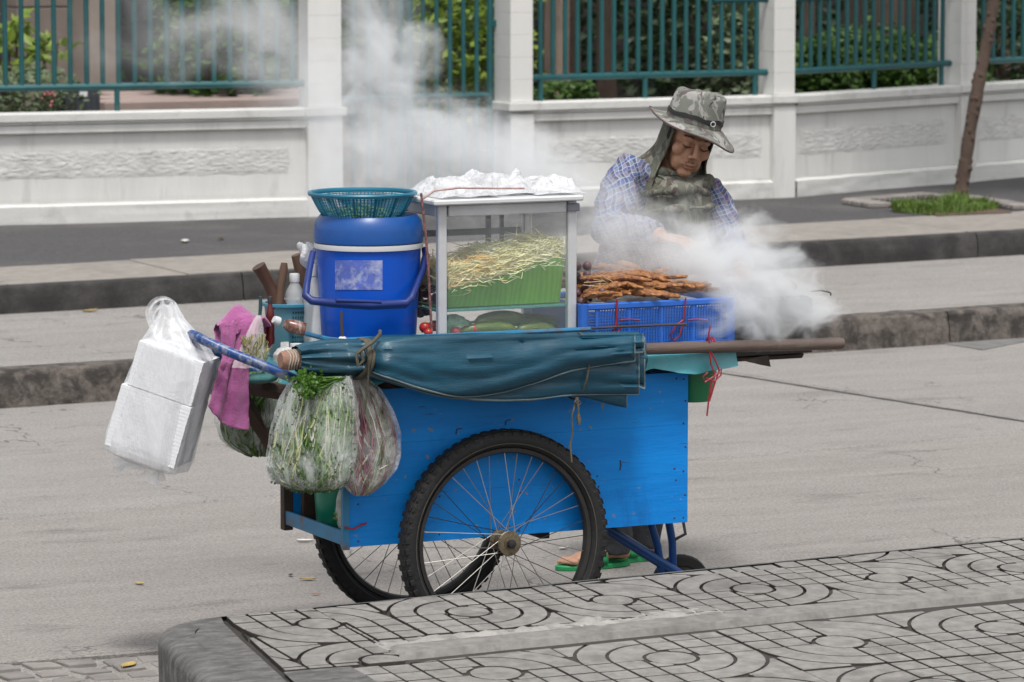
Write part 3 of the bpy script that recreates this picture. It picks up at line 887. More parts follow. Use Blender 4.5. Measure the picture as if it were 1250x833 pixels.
# ---- street tree in its pit, grass, brick edging
tb = at(1170, 247, z=ZF); 
st = thing('street_tree', 'slim brown leaning street tree trunk in a grassy pit', 'tree', (tb.x, tb.y, ZF))
tops = [at(1170, 250, y=tb.y), at(1176, 215, y=tb.y), at(1184, 160, y=tb.y), at(1195, 100, y=tb.y), at(1205, 50, y=tb.y), at(1213, 0, y=tb.y), at(1222, -60, y=tb.y), at(1232, -140, y=tb.y), at(1236, -260, y=tb.y), at(1230, -420, y=tb.y)]
mb = MB(); n = 12
fine = []; fr = []
for i in range(len(tops) - 1):
    for k in range(6):
        t_ = k / 6; fine.append(tops[i].lerp(tops[i + 1], t_)); h_ = i + t_
        fr.append((.050 if h_ < .4 else .043) * (1 - .03 * h_) * (1 + .16 * fbm(h_ * 4.1, 2.2)))
mb.tube(fine, fr, n); obj('trunk', mb, M_bark, st, 60)
rr = random.Random(77); mb = MB()
for k in range(120):
    i = rr.randrange(2, 44); a = rr.uniform(0, 6.28); mb.blob(fine[i] + V(math.cos(a), math.sin(a), 0) * fr[i] * .93, (.012, .012, .02), 6, 4)
obj('bark_knots', mb, M_bark, st, 60)['kind'] = 'stuff'
tp = tops[-1]; mb = MB()
for k in range(5):
    q = tp + V(rr.uniform(-.8, .8), rr.uniform(-.8, .8), rr.uniform(.2, .9))
    obj('limb', MB().tube([tops[-2], (tops[-2] + q) / 2 + V(0, 0, .1), q], [.03, .022, .01], 6), M_bark, st, 60)
    leafy(mb, q, (.7, .7, .5), 500, .12, rr)
obj('crown', mb, M_leaft, st, 0)
# pit edging of small bricks, and grass
M_brick = mat('grey pit brick', (.23, .21, .195), .9, .2, 12, .4, 60, (.09, .08, .07), .5, 5, rnd=.2)
pit = struct('tree_pit', MB().prism([(p.x, p.y) for p in (at(1075, 252, z=ZF), at(1145, 266, z=ZF), at(1235, 262, z=ZF), at(1165, 246, z=ZF))], ZF - .02, ZF + .014), M_soil, 0)
for (A, B, n_) in ((at(1040, 249, z=ZF), at(1135, 241.5, z=ZF), 15), (at(1178, 245, z=ZF), at(1252, 257, z=ZF), 12), (at(1040, 249, z=ZF), at(1075, 254.5, z=ZF), 6), (at(1145, 243, z=ZF), at(1180, 245, z=ZF), 6)):
    for k in range(n_):
        c = A.lerp(B, (k + .5) / n_); d = (B - A) / n_; an = math.atan2(d.y, d.x)
        mb = MB(); mb.box((c.x, c.y, ZF + .018), (d.length * .72, .16, .03), Matrix.Rotation(an, 3, 'Z'), .005); obj('brick', mb, M_brick, pit)
mb = MB(); rr = random.Random(4)
for k in range(3600):
    u = rr.random(); px = 1090 + 128 * u; w = math.sin(math.pi * u) ** .5
    py = 254.5 - 3 * (u - .5) + rr.gauss(0, 3.4 * w); p = at(px, py, z=ZF + .012)
    tall = .028 + .035 * (abs(px - 1165) < 14) + .035 * max(0, fbm(p.x * 4, p.y * 4))
    h = tall * rr.uniform(.5, 1.5); a = rr.uniform(0, 6.28); l = h * rr.uniform(.2, .9); w_ = .0035
    d = V(math.cos(a), math.sin(a), 0); s_ = V(-d.y, d.x, 0) * w_
    mb.add([p - s_, p + s_, p + d * l * .4 + V(0, 0, h * .7) + s_ * .7, p + d * l * .4 + V(0, 0, h * .7) - s_ * .7, p + d * l + V(0, 0, h)], [(0, 1, 2, 3), (3, 2, 4)])
g = obj('grass', mb, M_grass, None, 0); tag(g, 'bright green grass tuft round the foot of the street tree', 'grass', kind='stuff')
# ================================================================== THE FOOD CART
mt, nt, bb, oc = new_mat('bright blue cart paint')
vv = _map(nt, oc, (.35, 1, 2.6))
cc = _ramp(nt, [(.28, (.001, .165, .55)), (.72, (.002, .255, .74))], _noise(nt, vv, 4, 6, .65))
cc = _mix(nt, _math(nt, 'MULTIPLY', _ramp(nt, [(.56, (0, 0, 0)), (.68, (1, 1, 1))], _noise(nt, _map(nt, oc, (1, 1, .35), loc=(3, 0, 0)), 5, 7, .72)), .35), cc, (.006, .055, .22))       # grime runs
cc = _mix(nt, _ramp(nt, [(.655, (0, 0, 0)), (.675, (1, 1, 1))], _noise(nt, _map(nt, oc, (.30, 1, 3.5), loc=(8, 1, 2)), 16, 6, .7)), cc, (.03, .05, .09))                                    # cracks in the paint
cc = _mix(nt, _ramp(nt, [(.68, (0, 0, 0)), (.70, (1, 1, 1))], _noise(nt, _map(nt, oc, (1, 1, 1), loc=(1, 6, 5)), 38, 4, .6)), cc, (.22, .19, .16))                                         # chips
nt.links.new(cc, bb.inputs['Base Color']); bb.inputs['Roughness'].default_value = .5; bb.inputs['Specular IOR Level'].default_value = .3
bn = nt.nodes.new('ShaderNodeBump'); bn.inputs['Strength'].default_value = .35; bn.inputs['Distance'].default_value = .004; nt.links.new(_noise(nt, vv, 26, 6, .65), bn.inputs['Height']); nt.links.new(bn.outputs[0], bb.inputs['Normal'])
M_blue = mt
M_blue2 = mat('worn blue frame paint', (.02, .17, .33), .5, .2, 8, .15, 40, (.13, .07, .045), .85, 7, .55, .66)
M_navy = mat('dark blue tube paint', (.008, .055, .20), .35, .2, 8, .05, 40, (.40, .40, .38), .0, 10)
M_handle = mat('chipped blue handle paint', (.008, .05, .20), .35, .2, 10, .05, 40, (.36, .365, .36), .6, 45, .48, .62)
M_rust = mat('rusty dark steel', (.045, .032, .027), .8, .35, 14, .4, 50, (.10, .05, .03), .7, 9)
M_black = mat('black rubber', (.010, .0095, .0095), .7, .25, 10, .3, 80, (.06, .056, .052), .3, 14, .56, .75)
M_steel = mat('dull spoke steel', (.42, .40, .37), .35, .15, 20, 0, metal=.9)
M_rim = mat('dark rim', (.05, .048, .046), .45, .2, 20, 0, metal=.6)
M_hub = mat('greasy hub metal', (.22, .18, .12), .5, .4, 30, .2, metal=.8, dirt=(.02, .018, .015), damt=.9, dscale=40)
M_wood = mat('dark weathered wood', (.055, .032, .022), .8, .35, 5, .5, 30, stretch=(1, 8, 1))
M_aqua = mat('aqua oilcloth', (.08, .36, .42), .45, .15, 8, .25, 20, (.25, .40, .42), .4, 6)
M_tarp = mat('faded blue-green tarpaulin', (.004, .058, .098), .38, .4, 7, .45, 24, (.06, .13, .17), .5, 5, .50, .72, stretch=(.3, 1.6, 1.6), bdist=.008)
M_hem = mat('sun-bleached hem', (.14, .19, .205), .7, .3, 20, .2)
M_cord = mat('olive grey cord', (.10, .09, .065), .9, .3, 40, .5)
M_redcord = mat('dark red plastic string', (.28, .015, .03), .5, .25, 30, .1)
M_pipe = mat('brown pipe', (.10, .07, .058), .6, .35, 8, .3, 40, (.20, .17, .15), .5, 10, stretch=(.25, 2, 2))
M_stub = mat('bare wood stub', (.30, .17, .12), .8, .25, 15, .4)

cart = thing('food_cart', 'bright blue wooden two-wheeled street food cart with bicycle wheels', 'food cart', (.1, .3, 0))
TZ = .862                                               # table top
# ---- wheels
def make_wheel(yc, name_label=None):
    w = bpy.data.objects.new('wheel', None); col.objects.link(w); w.parent = cart; w.location = V(0, yc, .335) - cart.location; w.empty_display_size = .02
    c = V(0, yc, .335)
    # tyre: lathe about y, with tread lugs
    prof = []
    for k in range(18):
        a = 2 * math.pi * k / 18; prof.append((.306 + .0285 * math.cos(a), .0275 * math.sin(a)))
    ty = MB().lathe(prof, c, 72, 'y', closed=True)
    obj('tyre', ty, M_black, w, 60)
    lug = MB()
    for k in range(64):
        a = 2 * math.pi * (k + .5) / 64
        for sgn in (-1, 1):
            Mx = Matrix.Rotation(-a - sgn * .03, 3, 'Y'); off = Mx @ V(.3315, 0, 0)
            lug.box(c + V(off.x, sgn * .0135, off.z), (.003, .017, .018), Mx, .001)
            off = Mx @ V(.319, 0, 0)
            lug.box(c + V(off.x, sgn * .0245, off.z), (.016, .004, .017), Mx, .001)
    obj('tread', lug, M_black, w, 30)
    obj('sidewall_line', MB().lathe([(.292, -.0262), (.2935, -.0266), (.295, -.0262)], c, 72, 'y'), mat('pale sidewall line', (.06, .056, .048), .7, .4, 30), w, 60)
    obj('rim', MB().lathe([(.279, -.016), (.268, -.014), (.263, -.006), (.263, .006), (.268, .014), (.279, .016), (.283, .0), ], c, 72, 'y', closed=True), M_rim, w, 40)
    obj('hub', MB().lathe([(.001, -.052), (.010, -.052), (.010, -.045), (.018, -.044), (.0185, -.036), (.030, -.035), (.030, -.031), (.018, -.028), (.015, 0), (.018, .028), (.030, .031), (.030, .035), (.016, .037), (.010, .06), (.001, .06)], c, 24, 'y'), M_hub, w, 40)
    obj('axle_cap', MB().lathe([(.001, -.066), (.011, -.064), (.0135, -.058), (.0135, -.050), (.009, -.049)], c, 16, 'y'), mat('black axle cap', (.015, .015, .015), .5, .2), w, 40)
    obj('sprocket', MB().lathe([(.019, -.043), (.036, -.042), (.038, -.0395), (.036, -.037), (.019, -.037)], c, 18, 'y'), M_hub, w, 20)
    for k in range(36):
        side = -1 if k % 2 else 1; pair = (k // 2) % 2
        a = 2 * math.pi * k / 36; ah = a + (1 if pair else -1) * rad(62)
        p = c + V(.027 * math.cos(ah), side * .033, .027 * math.sin(ah)); q = c + V(.266 * math.cos(a), side * .004, .266 * math.sin(a))
        obj('spoke', MB().tube([p, q], .0013, 5), M_steel if rs_.random() < .72 else M_rim, w, 60)
        if side < 0: pass
    return w
rs_ = random.Random(2)
make_wheel(0.0); make_wheel(.65)
obj('axle', MB().tube([(0, .05, .335), (0, .60, .335)], .012, 10), M_rust, cart)
# ---- body: boards on a frame
YN, YF, XL, XR = .062, .505, -.473, .640
for (y, nm) in ((YN, 'n'), (YF, 'f')):
    zs = [.342, .487, .640, .800]
    for k in range(3):
        b = MB(); b.box(((XL + XR) / 2, y, (zs[k] + zs[k + 1]) / 2), (XR - XL, .016, zs[k + 1] - zs[k] - .0003), None, .0004); obj('side_board', b, M_blue, cart)
obj('end_board', MB().box((XR - .009, (YN + YF) / 2, .571), (.016, YF - YN - .017, .456), None, .003), M_blue, cart)
obj('floor_board', MB().box(((XL + XR) / 2, (YN + YF) / 2, .353), (XR - XL - .02, YF - YN - .018, .016), None, .002), M_wood, cart)
obj('inner_board', MB().box((-.20, (YN + YF) / 2, .571), (.014, YF - YN - .02, .40), None, .002), M_wood, cart)
for k, (sx, sz) in enumerate(((-.365, .520), (.41, .515), (.03, .672), (-.13, .655))):    # nail scars
    obj('nail_scar', MB().tube([(sx, YN - .0095, sz), (sx + .003, YN - .0098, sz + .014), (sx + (.018 if k > 1 else .001), YN - .0095, sz + (.016 if k > 1 else .03))], .0018, 5), M_rust, cart)
for k, (sx, sz) in enumerate([(XL + .03 + .26 * i, z) for i in range(5) for z in (.358, .47, .505, .78)] + [(XR - .012, .36 + .07 * i) for i in range(7)]):    # nail heads
    obj('nail', MB().lathe([(.0032, 0), (.0026, -.0012), (.0005, -.0016)], (sx + .004 * math.sin(k * 3.1), YN - .008, sz + .004 * math.sin(k * 5.3)), 8, 'y'), M_rust, cart, 60)
obj('corner_post', MB().box((XL - .008, YN - .003, .585), (.022, .018, .50), None, .002), M_blue2, cart)
obj('corner_post', MB().box((XL - .008, YF + .004, .585), (.03, .03, .51), None, .002), M_rust, cart)
obj('corner_post', MB().box((XL + .05, YF - .03, .585), (.045, .02, .48), None, .002), M_wood, cart)
obj('end_rail', MB().box((XL - .012, (YN + YF) / 2, .369), (.012, YF - YN + .02, .042), None, .002), M_blue2, cart)
obj('end_rail', MB().box((XL - .012, (YN + YF) / 2, .800), (.012, YF - YN + .02, .04), None, .002), M_blue2, cart)
obj('under_beam', MB().box((.19, .30, .328), (.03, .38, .028), None, .003), M_rust, cart)
obj('tie_wire', MB().tube([(XL - .02, YN - .018, .405), (XL + .01, YN - .026, .398), (XL + .035, YN - .016, .407), (XL + .055, YN - .012, .41)], .003, 5), M_redcord, cart)
# ---- table and its oilcloth
obj('table_top', MB().box((.11, .29, TZ - .012), (1.30, .56, .024), None, .004), M_wood, cart)
mb = MB()
def clothf(u, v):
    x = lerp(-.55, .775, u)
    if v < .5: return V(x, lerp(.57, .008, v * 2), TZ + .003 + .001 * fbm(x * 9, v * 9))
    t = (v - .5) * 2; drop = (.052 + .012 * fbm(x * 6, 3.1) + .01 * math.sin(x * 22)) * t
    return V(x, .004 - .012 * t * (1 + .8 * math.sin(x * 31 + 2 * t)), TZ + .002 - drop)
mb.grid(clothf, 110, 16); obj('oilcloth', mb, M_aqua, cart, 60)
mb = MB()
def cloth2(u, v):
    y = lerp(.01, .57, u); t = v
    return V(-.553 - .025 * t * (1 + .7 * math.sin(y * 26)), y, TZ + .002 - t * (.075 + .02 * fbm(y * 8, 1.2)))
mb.grid(cloth2, 40, 6); obj('oilcloth_flap', mb, M_aqua, cart, 60)
# ---- rail round the table
RZ = .950
rp = [at(705, 402, y=.045), at(600, 405.5, y=.045), V(-.47, .045, RZ), V(-.52, .07, RZ)]
obj('rail', MB().tube([V(.305, .045, RZ - .005), V(.30, .045, RZ - .005), V(-.10, .045, RZ - .003), V(-.47, .045, RZ), V(-.505, .052, RZ), V(-.52, .09, RZ), V(-.52, .50, RZ)], .0075, 8), M_blue2, cart)
for (x, y) in ((.18, .045), (-.44, .045), (-.52, .48)):
    obj('rail_post', MB().box((x, y, (TZ + RZ) / 2), (.022, .008, RZ - TZ), None, .001), M_blue2, cart)
# ---- push handle: bent tube leaving the left end
ha = [V(-.50, .02, .775), V(-.56, .02, .80), at(357, 462, y=.03), at(325, 448, y=.06), at(285, 432, y=.11), at(250, 416, y=.16), at(238, 410, y=.20), at(233.5, 409, y=.24), at(235, 414, y=.29), at(245, 421, y=.33), at(268, 434, y=.38), at(300, 450, y=.43), V(-.56, .49, .80), V(-.50, .49, .775)]
hb = []
for i in range(len(ha) - 1):
    p0, p1, p2, p3 = ha[max(0, i - 1)], ha[i], ha[i + 1], ha[min(len(ha) - 1, i + 2)]
    for k in range(5):
        t = k / 5; hb.append(.5 * ((2 * p1) + (p2 - p0) * t + (2 * p0 - 5 * p1 + 4 * p2 - p3) * t * t + (-p0 + 3 * p1 - 3 * p2 + p3) * t ** 3))
obj('push_handle', MB().tube(hb, .0145, 12), M_handle, cart, 60)
# ---- timber strut and ledge under the left end
obj('strut', MB().tube([at(335, 548, y=.30), at(298, 490, y=.30), at(283, 455, y=.33)], [.022, .024, .022], 4), M_wood, cart, 20)
obj('ledge_beam', MB().tube([V(XL - .02, .14, .765), V(XL - .20, .20, .80), V(XL - .24, .40, .80)], .026, 6), M_wood, cart, 20)
# ---- front stand with its little wheel
sy = .25
obj('stand_brace', MB().tube([(.45, sy, .316), (.58, sy, .233), (.75, sy, .125)], .017, 10), M_navy, cart, 60)
for pts in ([(.612, sy, .345), (.620, sy, .30), (.640, sy, .24), (.652, sy, .17), (.655, sy, .12)], [(.668, sy + .01, .345), (.684, sy + .01, .31), (.696, sy + .01, .25), (.700, sy + .01, .15), (.700, sy + .01, .11)]):
    obj('stand_leg', MB().tube(pts, .0125, 10), M_navy, cart, 60)
obj('hanging_strap', MB().tube([(.690, sy, .345), (.712, sy - .03, .32), (.71, sy - .05, .28), (.685, sy - .03, .262)], .005, 6), mat('dark strap', (.04, .04, .045), .8), cart, 60)
cwp = (.745, sy + .05, .100)
cw = bpy.data.objects.new('castor', None); col.objects.link(cw); cw.parent = cart; cw.location = V(*cwp) - cart.location
obj('tyre', MB().lathe([(.066, -.018), (.093, -.018), (.099, -.010), (.099, .010), (.093, .018), (.066, .018)], cwp, 32, 'y', closed=True), M_black, cw, 40)
obj('rim', MB().lathe([(.012, -.012), (.064, -.014), (.067, 0), (.064, .014), (.012, .012)], cwp, 28, 'y'), M_rust, cw, 40)

# ================================================================== ROLLED PARASOL ALONG THE SIDE
par = thing('market_parasol', 'rolled teal tarpaulin parasol strapped along the cart side, brown pole sticking out', 'parasol', (.0, -.06, .72))
obj('pole', MB().tube([V(-.10, -.035, .905), at(790, 426, y=-.03), at(1025, 419.5, y=-.01), at(1028.5, 419.3, y=-.01)], [.018, .018, .0185, .016], 14), M_pipe, par, 60)
obj('pole_butt', MB().tube([at(342, 440, y=-.02), at(345, 440, y=-.02), at(356, 439.5, y=-.02), at(376, 438, y=-.03)], [.022, .027, .028, .024], 16), M_stub, par, 50)
mb = MB()
for k in range(5):
    c = at(350 + k * 3.4, 440 - .3 * k, y=-.02); mb.tube([c + V(.003 * math.sin(a * 3), .029 * math.cos(a), .029 * math.sin(a)) for a in [2 * math.pi * j / 16 for j in range(16)]], .0022, 5, closed=True)
obj('string_binding', mb, mat('pale string', (.40, .36, .30), .8, .2, 60), par, 60)
# main roll
secs = [(362, 423, 453), (372, 420, 456), (395, 417, 459), (418, 415.5, 460), (436, 416, 459), (444, 415, 460), (470, 411.5, 466), (520, 409.5, 472), (580, 408.5, 475), (640, 408.5, 471), (690, 408.5, 466), (720, 407.5, 464), (760, 407, 462), (779, 407.5, 462)]
P_ = []
for (px, t, b_) in secs:
    a, c = at(px, t, y=-.04), at(px, b_, y=-.04); P_.append((a.x, (a.z + c.z) / 2, (a.z - c.z) / 2))
def sec(u):
    k = u * (len(P_) - 1); i = min(int(k), len(P_) - 2); t = smooth01(k - i)
    return [lerp(P_[i][j], P_[i + 1][j], t) for j in range(3)]
mb = MB()
def rollf(u, v):
    x, zc, hz = sec(u); a = 2 * math.pi * v
    pl = (.055 if u < .35 else .055) * math.cos(8 * a + 5.5 * u) + .035 * math.cos(13 * a - 9 * u) + .07 * (1 - 2 * abs(mnoise.noise(V(x * 2.2, math.cos(a) * 3.4, math.sin(a) * 3.4)))) + .05 * fbm(x * 5, math.cos(a) * 2, math.sin(a) * 2)
    amp = 1 + pl * (2.0 if u < .33 else 1.15)
    dy = lerp(.042, .062, smooth01(u * 2))
    return V(x, -.035 + dy * math.cos(a) * amp, zc + hz * math.sin(a) * (1 + pl * .75))
mb.grid(rollf, 120, 72, cv=True)
roll = obj('canopy', mb, M_tarp, par, 75)
def path_z(pts, px):
    for i in range(len(pts) - 1):
        if pts[i][0] <= px <= pts[i + 1][0]:
            t = (px - pts[i][0]) / (pts[i + 1][0] - pts[i][0])
            p0, p1, p2, p3 = pts[max(0, i - 1)][1], pts[i][1], pts[i + 1][1], pts[min(len(pts) - 1, i + 2)][1]
            return .5 * (2 * p1 + (p2 - p0) * t + (2 * p0 - 5 * p1 + 4 * p2 - p3) * t * t + (-p0 + 3 * p1 - 3 * p2 + p3) * t ** 3)
    return pts[-1][1]
def flap(top, hem, x0, x1, y0, y1, hemr=.0030, n=70, m=14, seed=0, edge=True):
    mb = MB(); hp = []; rp_ = []
    def f(u, v):
        px = lerp(x0, x1, u); a = path_z(top, px); b_ = path_z(hem, px); py = lerp(a, b_, v)
        yy = lerp(y0, y1, v) - .016 * math.sin(math.pi * v) - .006 * fbm(px * .02 + seed, v * 2.5) - .012 * (.6 - 1.6 * abs(mnoise.noise(V(px * .006 + seed, v * 2.6 + .012 * px * (v - .5), seed)))) - .004 * math.sin(v * 13 + px * .02 + seed)
        if u < .12: yy = lerp(-.07, yy, smooth01(u / .12))
        return at(px, py, y=yy)
    mb.grid(f, n, m); o = obj('canopy_fold', mb, M_tarp, par, 75)
    so = o.modifiers.new('thick', 'SOLIDIFY'); so.thickness = .0035
    hp = [f(i / (n - 1), 1.0) + V(0, -.002, 0) for i in range(n)]
    obj('hem', MB().tube(hp, hemr, 6), M_hem, par, 60)
    if edge: obj('hem', MB().tube([f(1.0, j / (m - 1)) + V(.001, -.001, 0) for j in range(m)], hemr * .9, 6), M_hem, par, 60)
top0 = [(440, 430), (520, 428), (600, 428), (700, 426), (790, 426)]
flap([(430, 440), (600, 450), (700, 455), (775, 452)], [(430, 452), (480, 468), (540, 484), (600, 489), (650, 488), (700, 483), (766, 497)], 436, 764, -.055, -.072, seed=7)
flap(top0, [(430, 450), (480, 466), (520, 477), (580, 487.5), (640, 488), (700, 482), (780, 481)], 436, 779, -.094, -.104, seed=1)
flap([(430, 420), (520, 411), (600, 409), (700, 409), (790, 408)], [(430, 446), (470, 460), (520, 476), (560, 484), (600, 481), (640, 471), (700, 452), (775, 441)], 436, 774, -.112, -.130, seed=3)
flap([(690, 409), (790, 408)], [(690, 432), (730, 433), (785, 430)], 700, 784, -.105, -.120, seed=5, n=24)
flap([(560, 412), (790, 412)], [(560, 424), (640, 421), (720, 430), (787, 475)], 712, 786, -.080, -.093, seed=9, n=40)
# ties
def loop_at(px, t, b_, y, r, ry, mt, name, n=20):
    a, c = at(px, t, y=y), at(px, b_, y=y); zc, hz = (a.z + c.z) / 2, (a.z - c.z) / 2
    obj(name, MB().tube([V(a.x + .012 * math.cos(w), y + ry * math.sin(w), zc + hz * math.cos(w)) for w in [2 * math.pi * j / n for j in range(n)]], r, 6, closed=True), mt, par, 60)
loop_at(438, 415, 461, -.04, .007, .075, M_cord, 'tie'); loop_at(443, 415, 461, -.04, .006, .075, M_cord, 'tie')
obj('tie_tail', MB().tube([at(443, 424, y=-.125), at(449, 436, y=-.128), at(450, 455, y=-.125), at(448, 480, y=-.12), at(445, 505, y=-.115)], [.005, .006, .0055, .005, .004], 6, squash=(1.3, .5)), M_cord, par, 60)
obj('tie_tail', MB().tube([at(440, 430, y=-.128), at(444, 440, y=-.13), at(437, 447, y=-.13), at(435, 432, y=-.13), at(446, 424, y=-.13), at(456, 417, y=-.12), at(464, 408, y=-.11), at(464, 404, y=-.10)], .0055, 6), M_cord, par, 60)
loop_at(703, 407, 487, -.05, .0028, .085, M_cord, 'tie')
for q in ([(704, 485), (701, 497), (698, 508), (699, 530), (696, 542), (698, 565)], [(705, 485), (706, 500), (707, 517)], [(703, 486), (709, 492), (705, 497), (702, 490)]):
    obj('tie_tail', MB().tube([at(a, b_, y=-.12 + .01 * math.sin(b_)) for a, b_ in q], .0028, 5), M_cord, par, 60)
obj('tassel', MB().tube([at(706, 505, y=-.12), at(706.5, 511, y=-.12), at(707, 518, y=-.12)], [.004, .007, .006], 6), M_cord, par, 60)

# red string holding the pole to the rail, and its loose ends
rs = thing('red_string', 'dark red string knotted round the brown pole near the grill', 'string', at(868, 500, y=-.03))
mb = MB().tube([at(866, 421, y=-.01) + V(0, .022 * math.cos(w), .022 * math.sin(w)) for w in [2 * math.pi * j / 12 for j in range(12)]], .003, 5, closed=True)
mb.tube([at(869, 421, y=-.01) + V(0, .022 * math.cos(w), .022 * math.sin(w)) for w in [2 * math.pi * j / 12 for j in range(12)]], .003, 5, closed=True)
obj('loop', mb, M_redcord, rs, 60)
for q in ([(866, 428), (868, 445), (872, 455), (868, 470), (865, 490), (863, 508)], [(867, 428), (874, 442), (878, 452), (872, 470), (866, 490)], [(864, 455), (858, 460), (860, 467), (874, 458), (881, 450), (880, 458), (872, 466), (862, 462)], [(866, 420), (865, 408), (867, 398)]):
    obj('strand', MB().tube([at(a, b_, y=-.035) for a, b_ in q], .0027, 5), M_redcord, rs, 60)
# green plastic tub hung under the table's right end
g0 = at(856, 462, y=.20)
mb = MB().lathe([(.001, .70 - .8), (.055, .70 - .8), (.075, .80 - .8), (.078, .80 - .8), (.078, .81 - .8)], (.70, .14, .80), 24)
o = obj('green_tub', mb, mat('green plastic', (.01, .16, .06), .4, .1), None, 40); tag(o, 'dark green plastic tub tucked under the right end of the table', 'tub')
# ================================================================== GOODS ON AND AROUND THE CART
def frame_img(c, roll=0.0, yaw=0.0):
    """upright frame whose x runs to the viewer's right; rolled in that plane"""
    M_ = Matrix.Rotation(-PHI + yaw, 3, 'Z') @ Matrix.Rotation(roll, 3, 'Y')
    return M_, Vector(c)
M_bucket = mat('royal blue plastic', (.002, .085, .54), .32, .08, 6, .03, 30, (.05, .10, .5), .12, 10, .6, .75)
M_lid = mat('darker blue plastic lid', (.006, .075, .30), .34, .10, 6, .04, 30, (.06, .10, .30), .25, 10, .55, .75)
M_navyp = mat('navy plastic', (.010, .028, .16), .4, .1)
M_whitep = mat('white plastic', (.60, .61, .62), .45, .05, 8)
M_alu = mat('white anodised frame', (.60, .61, .63), .40, .06, 8, .03, 40, (.40, .40, .40), .3, 8, metal=.25)
M_glass = bpy.data.materials.new('smoky glass'); M_glass.use_nodes = True
nt = M_glass.node_tree; b_ = nt.nodes['Principled BSDF']
b_.inputs['Base Color'].default_value = (.75, .80, .80, 1); b_.inputs['Roughness'].default_value = .05; b_.inputs['Specular IOR Level'].default_value = .7; b_.inputs['Alpha'].default_value = .06

# ---- water bucket with lid and bail
BY = .27
bc = at(450, 340, y=BY); bx_ = bc.x
zt = at(450, 303, y=BY - .155).z; zl = at(450, 266, y=BY - .06).z
bk = thing('water_bucket', 'tall royal blue lidded water bucket with navy carrying handle', 'bucket', (bx_, BY, TZ))
obj('body', MB().lathe([(.001, TZ + .004), (.128, TZ + .004), (.137, TZ + .014), (.146, lerp(TZ, zt, .5)), (.1535, zt - .03), (.1545, zt - .012), (.150, zt - .012)], (bx_, BY, 0), 56), M_bucket, bk, 40)
obj('seal_ring', MB().lathe([(.150, zt - .014), (.1605, zt - .012), (.1612, zt - .004), (.1605, zt + .003), (.150, zt + .003)], (bx_, BY, 0), 56), M_whitep, bk, 40)
obj('lid', MB().lathe([(.158, zt + .004), (.1615, zt + .008), (.1615, zt + .045), (.156, zt + .068), (.143, zt + .085), (.125, zl + .004), (.115, zl + .004), (.110, zl - .004), (.001, zl - .004)], (bx_, BY, 0), 56), M_lid, bk, 40)
hy = BY - .175
hp = [at(518, 304, y=BY - .04), at(520, 312, y=BY - .06), at(516, 330, y=BY - .10), at(508, 350, y=BY - .14), at(502, 364, y=hy), at(495, 371, y=hy), at(450, 373, y=hy - .005), at(405, 370, y=hy), at(380, 367, y=hy), at(373, 361, y=hy + .02), at(375, 345, y=BY - .12), at(379, 322, y=BY - .07), at(382, 308, y=BY - .04)]
obj('handle', MB().tube(hp, [.009, .011, .010, .010, .011, .0135, .0135, .0135, .0125, .0115, .010, .010, .009], 10), M_navyp, bk, 60)
obj('handle_grip', MB().tube([at(410, 367, y=hy - .012), at(465, 369, y=hy - .012)], .006, 8), M_navyp, bk, 60)
mb = MB()
def labf(u, v):
    px = lerp(409, 467, u); py = lerp(318, 354, v); z = at(px, py, y=BY - .15).z
    r = lerp(.1465, .1545, (z - lerp(TZ, zt, .5)) / (zt - lerp(TZ, zt, .5))) + .0012
    d = RIGHT * (px - 625) / FPX - UPV * (py - 416.5) / FPX + FWD; ox, oy = CAM[0] - bx_, CAM[1] - BY
    A_, B_, C_ = d[0] ** 2 + d[1] ** 2, 2 * (ox * d[0] + oy * d[1]), ox * ox + oy * oy - r * r; t_ = (-B_ - math.sqrt(max(0, B_ * B_ - 4 * A_ * C_))) / (2 * A_)
    return V(*(CAM + d * t_))
mb.grid(labf, 14, 8)
obj('worn_label', mb, mat('worn pale sticker', (.10, .15, .50), .5, .25, 30, 0, None, (.42, .46, .62), .9, 22, .46, .62), bk, 60)
# slim knife handle leaning on the bucket
kn = thing('knife', 'dark knife handle standing upright in front of the blue bucket', 'knife', at(418, 420, y=.02))
obj('handle', MB().tube([at(417, 380, y=.02), at(417, 398, y=.02), at(418, 412, y=.02)], [.006, .0065, .006], 8, squash=(1, .6)), mat('brown grip', (.07, .05, .035), .6), kn, 60)
obj('guard', MB().tube([at(418, 411, y=.02), at(418, 417, y=.02)], [.008, .02], 8), M_whitep, kn, 60)

# ---- mesh basket on the lid
M_tealp = mat('teal plastic', (.010, .15, .24), .4, .12, 10)
sb = at(442.5, 235, y=BY)
zr, zb_ = sb.z, zl - .003
ba = thing('mesh_basket', 'round teal plastic mesh basket resting on the bucket lid', 'basket', (sb.x, BY, zb_))
obj('rim', MB().lathe([(.150, zr - .010), (.1595, zr - .008), (.162, zr - .001), (.159, zr + .004), (.151, zr + .003), (.148, zr - .004)], (sb.x, BY, 0), 56, closed=True), M_tealp, ba, 50)
rb = lambda t: lerp(.108, .151, t ** .72)
mb = MB()
for k in range(84):
    a = 2 * math.pi * k / 84
    mb.tube([V(sb.x + rb(t) * math.cos(a), BY + rb(t) * math.sin(a), lerp(zb_, zr - .006, t)) for t in (0, .12, .3, .6, 1)], .0015, 4, cap=False)
for k in range(15):
    t = (k + .5) / 15; mb.lathe([(rb(t), -.0014), (rb(t) + .0018, 0), (rb(t), .0014)], (sb.x, BY, lerp(zb_, zr - .006, t)), 48)
obj('mesh', mb, M_tealp, ba, 60)
